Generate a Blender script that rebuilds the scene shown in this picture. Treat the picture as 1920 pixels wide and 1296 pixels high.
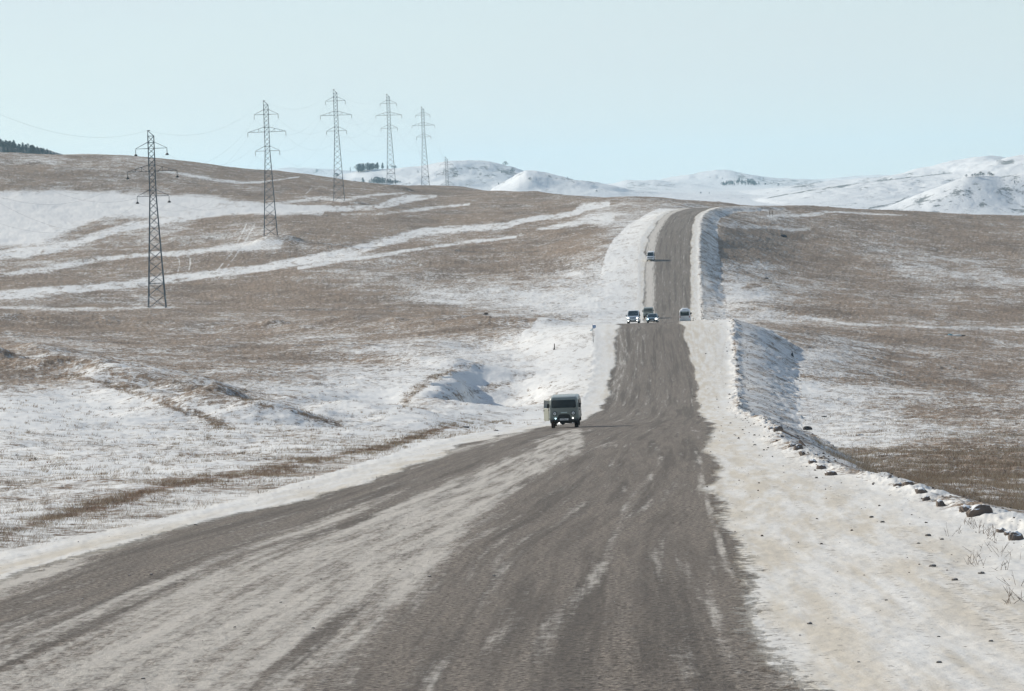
import bpy, math, random
import numpy as np
from mathutils import Vector, Matrix

C = bpy.context
scene = C.scene
for o in list(bpy.data.objects):
    bpy.data.objects.remove(o)
rnd = random.Random(7)
rng = np.random.default_rng(11)

# ------------------------------------------------------------------ camera, sky, sun
F = 7200.0            # focal length in pixels of the 1920 px wide picture
YH = 420.0            # row of the true horizon
RHO = math.radians(2.2)
CR, SR = math.cos(RHO), math.sin(RHO)
cam_d = bpy.data.cameras.new("camera")
cam = bpy.data.objects.new("camera", cam_d)
scene.collection.objects.link(cam)
scene.camera = cam
cam_d.sensor_fit = 'HORIZONTAL'
cam_d.sensor_width = 36.0
cam_d.lens = 36.0 * F / 1920.0
cam_d.shift_y = -(648.0 - YH) / 1920.0
cam_d.clip_start = 0.5
cam_d.clip_end = 60000.0
right = Vector((CR, 0, -SR)); up = Vector((SR, 0, CR)); back = Vector((0, -1, 0))
cam.matrix_world = Matrix(((right.x, up.x, back.x, 0), (right.y, up.y, back.y, 0), (right.z, up.z, back.z, 0), (0, 0, 0, 1)))

SUN_EL = math.radians(25)
SUN_AZ = math.radians(-52)     # from +Y towards +X : the sun stands to the left and a little ahead
sd = Vector((math.sin(SUN_AZ) * math.cos(SUN_EL), math.cos(SUN_AZ) * math.cos(SUN_EL), math.sin(SUN_EL)))
sun_d = bpy.data.lights.new("sun", 'SUN')
sun_d.energy = 4.6
sun_d.angle = math.radians(0.6)
sun_d.color = (1.0, 0.915, 0.79)
sun = bpy.data.objects.new("sun", sun_d)
scene.collection.objects.link(sun)
sun.rotation_euler = sd.to_track_quat('Z', 'Y').to_euler()
sun.location = (-60, 20, 60)

world = bpy.data.worlds.new("World")
scene.world = world
world.use_nodes = True
wn, wl = world.node_tree.nodes, world.node_tree.links
bg = wn["Background"]
sky = wn.new("ShaderNodeTexSky")
sky.sky_type = 'NISHITA'
sky.sun_disc = False
sky.sun_elevation = SUN_EL
sky.sun_rotation = SUN_AZ
sky.altitude = 600
sky.air_density = 1.0
sky.dust_density = 0.35
sky.ozone_density = 2.5
veil = wn.new("ShaderNodeMix"); veil.data_type = 'RGBA'
veil.inputs['Factor'].default_value = 0.5
veil.inputs['B'].default_value = (5.75, 6.05, 6.2, 1)      # thin even high cloud
ctc = wn.new("ShaderNodeTexCoord"); cmp_ = wn.new("ShaderNodeMapping"); cmp_.inputs['Scale'].default_value = (3, 3, 14)
cno = wn.new("ShaderNodeTexNoise"); cno.inputs['Scale'].default_value = 1.6; cno.inputs['Detail'].default_value = 5
cmr = wn.new("ShaderNodeMapRange"); cmr.inputs[1].default_value = .3; cmr.inputs[2].default_value = .7; cmr.inputs[3].default_value = .50; cmr.inputs[4].default_value = .74
wl.new(ctc.outputs['Generated'], cmp_.inputs['Vector']); wl.new(cmp_.outputs[0], cno.inputs['Vector']); wl.new(cno.outputs['Fac'], cmr.inputs[0]); csp = wn.new("ShaderNodeSeparateXYZ"); czr = wn.new("ShaderNodeMapRange"); cmu = wn.new("ShaderNodeMath"); cmu.operation = 'MULTIPLY'
czr.inputs[1].default_value = .12; czr.inputs[2].default_value = .6; czr.inputs[3].default_value = 1.12; czr.inputs[4].default_value = .25   # the veil thins towards the zenith
wl.new(ctc.outputs['Generated'], csp.inputs[0]); wl.new(csp.outputs['Z'], czr.inputs[0]); wl.new(czr.outputs[0], cmu.inputs[0]); wl.new(cmr.outputs[0], cmu.inputs[1]); wl.new(cmu.outputs[0], veil.inputs['Factor'])
wl.new(sky.outputs[0], veil.inputs['A'])
wl.new(veil.outputs['Result'], bg.inputs[0])
bg.inputs[1].default_value = 0.10
scene.view_settings.view_transform = 'Standard'
scene.view_settings.look = 'None'
scene.view_settings.exposure = 0.30
scene.view_settings.gamma = 1.0
scene.cycles.max_bounces = 5
scene.cycles.volume_bounces = 1

# ------------------------------------------------------------------ helpers
def tag(o, label=None, cat=None, group=None, kind=None):
    if label: o['label'] = label
    if cat: o['category'] = cat
    if group: o['group'] = group
    if kind: o['kind'] = kind
    return o

def empty(name, loc=(0, 0, 0), rot=(0, 0, 0)):
    o = bpy.data.objects.new(name, None)
    o.empty_display_size = 0.5
    scene.collection.objects.link(o)
    o.location = loc; o.rotation_euler = rot
    return o

class MB:
    """collects vertices and faces of ONE mesh"""
    def __init__(s): s.v = []; s.f = []; s.m = []
    def add(s, vs, fs, mi=0):
        b = len(s.v); s.v += [tuple(p) for p in vs]
        s.f += [tuple(b + i for i in f) for f in fs]; s.m += [mi] * len(fs)
        return s
    def box(s, c, h, mi=0, rot=None):
        vs = [Vector((sx * h[0], sy * h[1], sz * h[2])) for sx in (-1, 1) for sy in (-1, 1) for sz in (-1, 1)]
        if rot is not None: vs = [rot @ p for p in vs]
        vs = [p + Vector(c) for p in vs]
        return s.add(vs, [(0, 1, 3, 2), (4, 6, 7, 5), (0, 4, 5, 1), (2, 3, 7, 6), (0, 2, 6, 4), (1, 5, 7, 3)], mi)
    def bar(s, a, b, w, n=4, w2=None, mi=0):
        a, b = Vector(a), Vector(b); w2 = w if w2 is None else w2
        d = (b - a).normalized()
        r = Vector((0, 0, 1)) if abs(d.z) < 0.9 else Vector((1, 0, 0))
        u = d.cross(r).normalized(); v = d.cross(u)
        vs = []
        for q, ww in ((a, w), (b, w2)):
            for k in range(n):
                t = 2 * math.pi * (k + .5) / n
                vs.append(q + (u * math.cos(t) + v * math.sin(t)) * ww)
        fs = [(k, (k + 1) % n, n + (k + 1) % n, n + k) for k in range(n)] + [tuple(range(n - 1, -1, -1)), tuple(range(n, 2 * n))]
        return s.add(vs, fs, mi)
    def loft(s, rings, cap=True, mi=0):
        n = len(rings[0]); vs = [p for r in rings for p in r]; fs = []
        for i in range(len(rings) - 1):
            for k in range(n):
                fs.append((i * n + k, i * n + (k + 1) % n, (i + 1) * n + (k + 1) % n, (i + 1) * n + k))
        if cap: fs += [tuple(range(n - 1, -1, -1)), tuple((len(rings) - 1) * n + k for k in range(n))]
        return s.add(vs, fs, mi)
    def build(s, name, mat, parent=None, smooth=False, bevel=0):
        me = bpy.data.meshes.new(name)
        me.from_pydata(s.v, [], s.f)
        for m in (mat if isinstance(mat, (list, tuple)) else [mat]): me.materials.append(m)
        if any(s.m): me.polygons.foreach_set("material_index", s.m)
        if smooth: me.polygons.foreach_set("use_smooth", [True] * len(me.polygons))
        me.validate(); me.update()
        o = bpy.data.objects.new(name, me)
        scene.collection.objects.link(o)
        if parent: o.parent = parent
        if bevel:
            b = o.modifiers.new("bevel", 'BEVEL'); b.width = bevel; b.segments = 2; b.limit_method = 'ANGLE'
        return o

def copy_tree(o, parent=None):
    c = o.copy(); scene.collection.objects.link(c); c.parent = parent
    for ch in o.children: copy_tree(ch, c)
    return c

def mat(name, color, rough=0.7, metal=0.0, emit=None, es=0, spec=0.5, coat=0, noise=0, nscale=8):
    m = bpy.data.materials.new(name); m.use_nodes = True
    n, l = m.node_tree.nodes, m.node_tree.links
    b = n["Principled BSDF"]
    b.inputs["Base Color"].default_value = (*color, 1)
    b.inputs["Roughness"].default_value = rough
    b.inputs["Metallic"].default_value = metal
    b.inputs["Specular IOR Level"].default_value = spec
    b.inputs["Coat Weight"].default_value = coat
    if emit:
        b.inputs["Emission Color"].default_value = (*emit, 1); b.inputs["Emission Strength"].default_value = es
    if noise:
        tc = n.new("ShaderNodeTexCoord"); t = n.new("ShaderNodeTexNoise"); t.inputs["Scale"].default_value = nscale
        t.inputs["Detail"].default_value = 5
        mx = n.new("ShaderNodeMix"); mx.data_type = 'RGBA'
        mx.inputs['A'].default_value = tuple(c * (1 - noise) for c in color) + (1,)
        mx.inputs['B'].default_value = tuple(min(1, c * (1 + noise)) for c in color) + (1,)
        l.new(tc.outputs['Object'], t.inputs['Vector']); l.new(t.outputs['Fac'], mx.inputs['Factor'])
        l.new(mx.outputs['Result'], b.inputs['Base Color'])
    return m

# --- vectorised noise
def _hash(ix, iy, seed):
    h = (ix.astype(np.int64) * 374761393 + iy.astype(np.int64) * 668265263 + seed * 974634777) & 0xFFFFFFFF
    h = ((h ^ (h >> 13)) * 1274126177) & 0xFFFFFFFF
    return ((h ^ (h >> 16)) & 0xFFFF).astype(np.float32) / 65535.0
def vnoise(x, y, seed=0):
    ix, iy = np.floor(x), np.floor(y)
    fx, fy = (x - ix).astype(np.float32), (y - iy).astype(np.float32)
    fx = fx * fx * (3 - 2 * fx); fy = fy * fy * (3 - 2 * fy)
    a = _hash(ix, iy, seed); b = _hash(ix + 1, iy, seed); c = _hash(ix, iy + 1, seed); d = _hash(ix + 1, iy + 1, seed)
    return (a + (b - a) * fx) * (1 - fy) + (c + (d - c) * fx) * fy - 0.5      # -0.5 .. 0.5
def fbm(x, y, oct=3, seed=0, gain=0.5):
    r = 0; a = 1.0; t = 0
    ca, sa = 0.8, 0.6
    for k in range(oct):
        r = r + a * vnoise(x, y, seed + k * 17); t += a; a *= gain
        x, y = (x * ca - y * sa) * 2.03 + 7.1, (x * sa + y * ca) * 2.03 + 3.7
    return r / t
def sstep(a, b, x):
    t = np.clip((x - a) / (b - a), 0, 1); return t * t * (3 - 2 * t)

def pchip(xk, yk, x):
    xk = np.asarray(xk, float); yk = np.asarray(yk, float)
    h = np.diff(xk); dl = np.diff(yk) / h
    m = np.zeros_like(yk)
    m[0], m[-1] = dl[0], dl[-1]
    for i in range(1, len(xk) - 1):
        if dl[i - 1] * dl[i] > 0:
            w1, w2 = 2 * h[i] + h[i - 1], h[i] + 2 * h[i - 1]
            m[i] = (w1 + w2) / (w1 / dl[i - 1] + w2 / dl[i])
    x = np.clip(x, xk[0], xk[-1])
    i = np.clip(np.searchsorted(xk, x) - 1, 0, len(xk) - 2)
    t = (x - xk[i]) / h[i]
    return ((2*t**3 - 3*t**2 + 1) * yk[i] + (t**3 - 2*t**2 + t) * h[i] * m[i] + (-2*t**3 + 3*t**2) * yk[i+1] + (t**3 - t**2) * h[i] * m[i+1])

# --- picture <-> world (camera at the origin, rolled by RHO)
def unproj(px, row, d):
    u, v = px - 960.0, YH - row
    return (u * CR + v * SR) * d / F, (-u * SR + v * CR) * d / F
def proj(x, y, z):
    X, Z = F * x / y, F * z / y
    return 960.0 + X * CR - Z * SR, YH - (X * SR + Z * CR)

# ------------------------------------------------------------------ terrain
# road: distance, row, left edge px, right edge px
ROAD = [(245, 797, 1010, 1328), (300, 778, 1105, 1314), (360, 742, 1138, 1306), (410, 700, 1150, 1299), (450, 655, 1156, 1288),
        (490, 613, 1160, 1279), (510, 606, 1161, 1277), (540, 606, 1166, 1279), (580, 606, 1178, 1284), (640, 605, 1198, 1290),
        (700, 600, 1209, 1294), (740, 586, 1210, 1294), (800, 545, 1210, 1294), (875, 487, 1210, 1294), (940, 445, 1216, 1297),
        (1000, 420, 1230, 1300), (1060, 402, 1246, 1310), (1110, 394, 1264, 1327), (1150, 389.5, 1288, 1347), (1200, 388.5, 1328, 1390), (1260, 389, 1395, 1460)]
rd = [(-60, -2.6 + .042 * 60, -8.6, 2.2), (0, -2.6, -8.6, 2.2)] + [(d, -2.6 - .042 * d, L, R) for d, L, R in
      ((32.6, -8.5, 2.25), (44, -8.3, 2.6), (60, -8.0, 3.2), (80, -6.3, 4.1), (105, -4.9, 5.2), (147, -3.3, 7.0), (185, -1.8, 9.1))]
for d, row, l_, r_ in ROAD:
    xl, _ = unproj(l_, row, d); xr, _ = unproj(r_, row, d); _, z = unproj((l_ + r_) / 2, row, d)
    rd.append((d, z, xl, xr))
rd += [(1400, -4, 130, 141), (2100, -10, 330, 341)]
rd = np.array(rd)
def road_z(d): return pchip(rd[:, 0], rd[:, 1], d)
def road_l(d): return pchip(rd[:, 0], rd[:, 2], d)
def road_r(d): return pchip(rd[:, 0], rd[:, 3], d)
def verge_r(d): return np.interp(d, [0, 64, 85, 100, 117, 150, 200, 245, 300, 360, 440, 510, 600, 700, 875, 1060, 1200], [5.2, 4.9, 4.5, 3.8, 3.2, 3.1, 3.3, 3.7, 2.9, 3.9, 5.5, 7, 4, 2.6, 2.3, 2.0, 2.0])
def verge_l(d): return np.interp(d, [0, 60, 105, 160, 245, 300, 410, 510, 600, 700, 875, 1060, 1200], [1.5, 1.4, 1.6, 2.0, 2.5, 2.2, 2.4, 3.2, 2.8, 1.8, 1.6, 1.6, 1.5])
def bank_r(d): return np.interp(d, [0, 64, 150, 300, 420, 510, 620, 700, 900, 1100, 1250], [2.6, 2.6, 3.6, 4.8, 6.5, 8, 6.5, 5, 4.2, 3.6, 8])
def bank_l(d): return np.interp(d, [0, 64, 150, 240, 300, 410, 510, 700, 900, 1100, 1250], [4, 4, 5, 7, 9, 9, 10, 9, 8, 6, 8])

N = None   # 'N' rows: the level of the road itself at that distance, plus an offset
COLS = {   # picture column: list of (distance, row) ; row may be ('r', dz) = road level + dz
 -700: [(0, 'r'), (40, 'r'), (76, 970), (130, 885), (200, 815), (300, 730), (450, 655), (640, 590), (774, 545), (900, 485), (1010, 440), (1120, 370), (1228, 310), (1350, 265), (1500, 255)],
 0:    [(0, 'r'), (50, 'r'), (62, 1022), (80, 972), (105, 922), (130, 885), (160, 850), (200, 808), (245, 765), (300, 724), (360, 690), (450, 658), (540, 630), (640, 603), (774, 570), (900, 522), (1010, 472), (1120, 415), (1228, 358), (1350, 307), (1460, 286)],
 250:  [(0, 'r'), (66, 'r'), (82, 962), (105, 915), (130, 880), (160, 850), (200, 817), (245, 785), (300, 747), (360, 712), (450, 670), (540, 637), (640, 607), (774, 574), (900, 521), (1010, 466), (1120, 412), (1228, 365), (1350, 323), (1440, 298), (1500, 294)],
 500:  [(0, 'r'), (85, 'r'), (103, 915), (130, 873), (160, 850), (200, 818), (245, 790), (300, 760), (360, 725), (450, 680), (540, 640), (640, 610), (774, 577), (900, 515), (1010, 452), (1120, 408), (1228, 377), (1350, 347), (1500, 323), (1580, 319)],
 700:  [(0, 'r'), (120, 'r'), (135, 864), (165, 838), (205, 812), (245, 800), (300, 765), (360, 735), (450, 682), (540, 632), (600, 612), (690, 592), (774, 572), (850, 535), (1010, 455), (1120, 414), (1228, 385), (1350, 364), (1490, 349), (1600, 344)],
 850:  [(0, 'r'), (150, 'r'), (190, 808), (232, 804), (285, 780), (330, 750), (380, 718), (450, 672), (540, 620), (600, 600), (700, 594), (760, 576), (820, 550), (900, 508), (1010, 455), (1120, 420), (1250, 390), (1500, 361), (1690, 349.5)],
 1000: [(0, 'r'), (200, 'r'), (240, 806), (285, 795), (330, 762), (380, 730), (430, 692), (480, 652), (530, 613), (555, 606), (640, 606), (700, 600), (760, 578), (820, 545), (900, 500), (1000, 450), (1100, 418), (1250, 386), (1400, 365), (1520, 358)],
 1150: [(0, 'r'), (240, 'r'), (300, 795), (360, 755), (430, 695), (480, 645), (520, 612), (545, 608), (640, 608), (700, 602), (760, 575), (820, 537), (900, 480), (1000, 430), (1100, 404), (1200, 385), (1330, 369)],
 1340: [(0, 'r'), (240, 'r'), (300, 805), (360, 770), (430, 730), (510, 640), (560, 620), (600, 616), (700, 603), (760, 580), (820, 541), (900, 482), (1000, 432), (1100, 402), (1200, 390), (1260, 380), (1300, 379)],
 1400: [(0, 'r'), (170, 'r'), (225, 830), (270, 816), (310, 801), (400, 728), (460, 672), (510, 634), (550, 620), (600, 615), (700, 602), (800, 556), (900, 497), (1000, 448), (1100, 412), (1200, 390), (1250, 382)],
 1500: [(0, 'r'), (92, 'r'), (128, 884), (150, 873), (195, 860), (228, 847), (260, 834), (300, 806), (400, 736), (460, 685), (510, 648), (560, 630), (600, 623), (700, 606), (800, 564), (900, 518), (1000, 475), (1100, 432), (1200, 400), (1270, 387)],
 1700: [(0, 'r'), (70, 'r'), (102, 950), (128, 917), (150, 896), (205, 858), (260, 826), (300, 803), (400, 747), (500, 690), (600, 648), (700, 614), (800, 576), (900, 535), (1000, 494), (1100, 452), (1200, 419), (1330, 397)],
 1920: [(0, 'r'), (60, 'r'), (80, 990), (120, 940), (150, 902), (205, 858), (300, 806), (400, 754), (500, 708), (600, 664), (700, 624), (800, 584), (900, 543), (1000, 504), (1100, 465), (1200, 435), (1300, 413), (1400, 403.5)],
 2620: [(0, 'r'), (50, 'r'), (120, 950), (205, 860), (300, 806), (500, 708), (700, 624), (900, 543), (1100, 465), (1300, 410), (1450, 402)],
}
DT = np.concatenate([np.arange(0, 400, 4), np.arange(400, 1500, 6), np.arange(1500, 2101, 12)]).astype(float)
pxk = sorted(COLS)
tab = []
for c in pxk:
    ds, zs = [], []
    for d, r in COLS[c]:
        if r == 'r': ds.append(d); zs.append(float(road_z(np.array([float(d)]))[0]) - 0.12)
        else: ds.append(d); zs.append(unproj(c, r, d)[1])
    dl, zl = ds[-1], zs[-1]
    ds += [dl + 60, dl + 220]; zs += [zl - 1.0, zl - 15.0]
    if ds[-1] < 2050: ds.append(2100); zs.append(min(zs[-1], unproj(c, 446, 2100)[1]))
    tab.append(pchip(ds, zs, DT))
tab = np.array(tab)
PXT = np.arange(-700, 2621, 10.0)
TZ = np.array([pchip(pxk, tab[:, j], PXT) for j in range(len(DT))]).T     # [px, d]
# light smoothing along d
for _ in range(2):
    TZ[:, 1:-1] = 0.25 * TZ[:, :-2] + 0.5 * TZ[:, 1:-1] + 0.25 * TZ[:, 2:]
DTi = np.arange(len(DT), dtype=float)
def side_z(px, d):
    i = np.clip((px + 700) / 10.0, 0, len(PXT) - 1.001); j = np.clip(np.interp(d, DT, DTi), 0, len(DT) - 1.001)
    i0 = i.astype(int); j0 = j.astype(int); fi = i - i0; fj = j - j0
    return ((TZ[i0, j0] * (1 - fi) + TZ[i0 + 1, j0] * fi) * (1 - fj) + (TZ[i0, j0 + 1] * (1 - fi) + TZ[i0 + 1, j0 + 1] * fi) * fj)

def segdist(px, py, pts, extra=None):
    """distance to a polyline; also the interpolated third value of its points"""
    best = np.full(px.shape, 1e9); val = np.zeros(px.shape)
    for a, b in zip(pts[:-1], pts[1:]):
        dx, dy = b[0] - a[0], b[1] - a[1]; L2 = dx * dx + dy * dy + 1e-9
        t = np.clip(((px - a[0]) * dx + (py - a[1]) * dy) / L2, 0, 1)
        dd = np.hypot(px - a[0] - t * dx, py - a[1] - t * dy)
        m = dd < best
        best = np.where(m, dd, best); val = np.where(m, a[2] + t * (b[2] - a[2]), val)
    return best, val

def X_(px, d): return (px - 960.0) * d / F
RIDGES = [   # (points (px, d) , height, half width m)
 ([(-120, 372), (0, 362), (170, 345), (270, 302), (330, 282), (420, 238)], 1.3, 5.0),
 ([(60, 455), (190, 392), (280, 352), (350, 327), (430, 312), (560, 268), (640, 243)], 0.8, 5.0),
 ([(560, 300), (650, 285), (760, 262), (850, 240)], 0.5, 5.0),
 ([(0, 640), (300, 650), (560, 620), (720, 600), (860, 588), (960, 565)], 0.8, 12),
 ([(700, 452), (760, 440), (830, 436), (880, 432)], 0.8, 5.0),
]
PYL = [(295, 577, 774), (508, 450, 1010), (636, 375.5, 1228), (734, 352, 1490), (798, 352, 1692), (842, 434, 1850)]
PYLXY = [(unproj(p, r, d)[0], float(d)) for p, r, d in PYL]

def height(x, y, detail=True):
    """ground level at world x, y (y = distance ahead of the camera)"""
    x = np.asarray(x, float); y = np.asarray(y, float)
    d = np.maximum(y, 1.0)
    px = 960 + F * x / d
    px = np.clip(px, -700, 2620)
    z = side_z(px, d)
    for _ in range(2):
        px2 = np.clip(960 + F * x / d * CR - F * z / d * SR, -700, 2620)
        z = side_z(px2, d)
    # gullies, banks and mounds of the open land
    xb0, xb1 = -80, 40
    near = (d > 120) & (d < 700)
    if near.any():
        zz = z[near]; xn, dn = x[near], d[near]
        for pts, h, w in RIDGES:
            P = [(X_(p, q), q, 1.0) for p, q in pts]
            dist, _ = segdist(xn, dn, P)
            wob = 1 + 1.6 * fbm(xn / 5, dn / 9, 2, 91)
            zz = zz + h * wob * np.exp(-(dist / w) ** 2)
        # cut bank that throws a shadow to the right
        gx, gy = X_(905, 385), 385
        u = (xn - gx); v = (dn - gy)
        ed = u + 1.5 * fbm(xn / 3, dn / 6, 2, 5) * 2 - v * 0.02
        zz = zz - 3.3 * sstep(-5.0, -1.2, ed) * (1 - sstep(1.5, 12.0, ed)) * np.exp(-(v / 34) ** 2)
        gx, gy = X_(700, 345), 345
        zz = zz - 1.0 * np.exp(-((xn - gx) / 4) ** 2 - ((dn - gy) / 18) ** 2)
        gx, gy = X_(900, 500), 500
        zz = zz - 1.3 * np.exp(-((xn - gx) / 5) ** 2 - ((dn - gy) / 16) ** 2)
        z = z.copy(); z[near] = zz
    for (qx, qy), hh in zip(PYLXY[1:4], (1.6, 1.0, 1.4)):
        z = z + hh * np.exp(-((x - qx - 2.0) / 6.0) ** 4 - ((y - qy + 5) / 8.0) ** 2)
    und = fbm(x / 26, d / 38, 3, 3) * np.interp(d, [0, 70, 200, 900, 1300, 2100], [0, 0.3, 1.0, 1.8, 2.0, 0.0])
    z = z + und
    if detail:
        z = z + fbm(x / 2.6, d / 3.5, 3, 21) * np.interp(d, [0, 60, 150, 1200, 2100], [0.10, .30, .44, .34, .1])
        z = z + fbm(x / 0.5, d / 0.7, 2, 23, 0.6) * np.interp(d, [0, 60, 150, 600, 1500, 2100], [0.04, .06, .07, .10, .10, .0])
    # the road on its bank
    zr = road_z(d); L = road_l(d); R = road_r(d)
    vr, vl = verge_r(d), verge_l(d)
    wobr = fbm(x * 0 + 3.3, d / 6, 3, 31) * 1.6 * np.interp(d, [0, 60, 200], [.3, .5, .7]); wobl = fbm(x * 0 + 9.3, d / 6, 3, 37) * 1.2
    er = x - (R + vr + wobr); el = (L - vl + wobl) - x
    tr = np.clip(er / bank_r(d), 0, 1); tl = np.clip(el / bank_l(d), 0, 1)
    sm = lambda t: t * (1 - .35) + .35 * t * t * (3 - 2 * t)
    t = np.where(er > 0, sm(tr), np.where(el > 0, sm(tl), 0.0))
    fade = sstep(1215, 1300, d)
    t = t + (1 - t) * fade
    surf = zr + 0.0 * x
    if detail:
        c = (x - L) / np.maximum(R - L, 1)
        # ruts and small washboard on the gravel, drifts on the shoulder
        surf = surf + 0.030 * fbm((x - L) / 0.7, d / 7, 3, 41) + 0.02 * fbm(x / 0.16, d / 0.28, 2, 43) * np.interp(d, [0, 150, 300], [1, 1, 0])
        wb = np.clip(fbm((x - L) / 2.4, d / 12, 2, 47) * 3 + .2, 0, 1)
        surf = surf + 0.014 * wb * np.sin(d * 2 * math.pi / 0.85 + 3 * fbm(x / 1.5, d / 5, 2, 48)) * (d < 140) * (x < road_r(d)) * (x > road_l(d))
        surf = surf - 0.03 * np.exp(-((c - .5) * 2.4) ** 2)
    # ploughed ridge of snow and clods on both edges
    hb = np.interp(d, [0, 60, 150, 260, 400, 700], [.08, .12, .20, .30, .3, .2])
    surf = surf + hb * .5 * np.exp(-((er + 0.1) / 0.5) ** 2) * (1.0 + 4.0 * fbm(x / .45, d / .9, 4, 51, .65))
    surf = surf + hb * .16 * np.exp(-((el + 0.1) / 0.5) ** 2) * (1.0 + 3.2 * fbm(x / .5, d / .9, 4, 53, .6))
    surf = surf + 0.03 * fbm(x / 1.0, d / 6, 4, 57) * sstep(-4.8, -3, er) 
    if detail: z = z + 0.5 * fbm(x / 1.0, d / 2.2, 3, 59) * ((er > 0) & (tr < 1) & (d > 120))
    z = surf * (1 - t) + z * t
    return z

def ground_pt(px, row, dmin=25, dmax=1600):
    """where the sight line of a picture point first meets the ground"""
    ds = np.concatenate([np.arange(dmin, 300, 0.5), np.arange(300, dmax, 1.0)])
    X, Z = unproj(px, row, 1.0)
    h = height(X * ds, ds, False)
    below = np.nonzero(Z * ds <= h)[0]
    i = below[0] if len(below) else len(ds) - 1
    return X * ds[i], ds[i], float(height(np.array([X * ds[i]]), np.array([ds[i]]))[0])

# ------------------------------------------------------------------ ground mesh (fan of rows reaching from the camera to the far plain)
refx = [100, 500, 850, 1000, 1230, 1420, 1700]
dd = np.concatenate([np.arange(14, 400, .25), np.arange(400, 2101, 1.0)])
speed = np.zeros(len(dd))
for c in refx:
    x = (c - 960) / F * dd
    _, r = proj(x, dd, height(x, dd, False))
    speed = np.maximum(speed, np.abs(np.gradient(r, dd)))
speed = np.where(dd > 1650, 0.15, np.clip(speed, 0.35, 60)) + 0.15
cum = np.concatenate([[0], np.cumsum(0.5 * (speed[1:] + speed[:-1]) * np.diff(dd))])
NR = 1350
DROW = np.interp(np.linspace(0, cum[-1], NR), cum, dd)
DROW = np.concatenate([[-60, -30, 2, 7, 11], DROW])
pc = np.concatenate([np.arange(-900, -60, 24), np.arange(-60, 1981, 2.0), np.arange(2004, 2900, 24)])
tanc = (pc - 960) / F
ext = np.tan(np.radians(np.array([17, 21, 27, 35, 45, 56, 66])))
tanc = np.concatenate([-ext[::-1], tanc, ext])
Y = np.repeat(DROW[:, None], len(tanc), 1)
wid = np.maximum(DROW, 0) + 0.0
XX = tanc[None, :] * np.maximum(DROW[:, None], 14.0)
Xf, Yf = XX.ravel(), Y.ravel()
Zf = height(Xf, Yf)
edge = np.abs(tanc)[None, :].repeat(len(DROW), 0).ravel() > 0.3
nrow, ncol = XX.shape
PXi, PYi = proj(Xf, np.maximum(Yf, 14), Zf)
def tussock(x, y): return (np.clip(fbm(x / .45, y / .6, 4, 121, .8), -.1, 1)) * np.interp(y, [50, 200, 700, 1500, 2000], [.10, .22, .32, .4, 0])

def grid_mesh(name, X, Y, Z, nr, nc, attrs, material):
    me = bpy.data.meshes.new(name)
    nv = nr * nc
    co = np.empty((nv, 3), np.float32); co[:, 0] = X; co[:, 1] = Y; co[:, 2] = Z
    me.vertices.add(nv); me.vertices.foreach_set("co", co.ravel())
    i = np.arange(nr - 1)[:, None] * nc + np.arange(nc - 1)[None, :]
    q = np.stack([i, i + 1, i + nc + 1, i + nc], -1).reshape(-1, 4).astype(np.int32)
    nf = len(q)
    me.loops.add(nf * 4); me.loops.foreach_set("vertex_index", q.ravel())
    me.polygons.add(nf)
    me.polygons.foreach_set("loop_start", np.arange(0, nf * 4, 4, dtype=np.int32))
    me.polygons.foreach_set("loop_total", np.full(nf, 4, np.int32))
    me.polygons.foreach_set("use_smooth", np.ones(nf, bool))
    me.update(calc_edges=True)
    for k, a in attrs.items():
        if a.ndim == 1:
            t = me.attributes.new(k, 'FLOAT', 'POINT'); t.data.foreach_set("value", a.astype(np.float32))
        else:
            t = me.attributes.new(k, 'FLOAT_VECTOR', 'POINT'); t.data.foreach_set("vector", a.astype(np.float32).ravel())
    me.materials.append(material)
    o = bpy.data.objects.new(name, me); scene.collection.objects.link(o)
    return o

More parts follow.
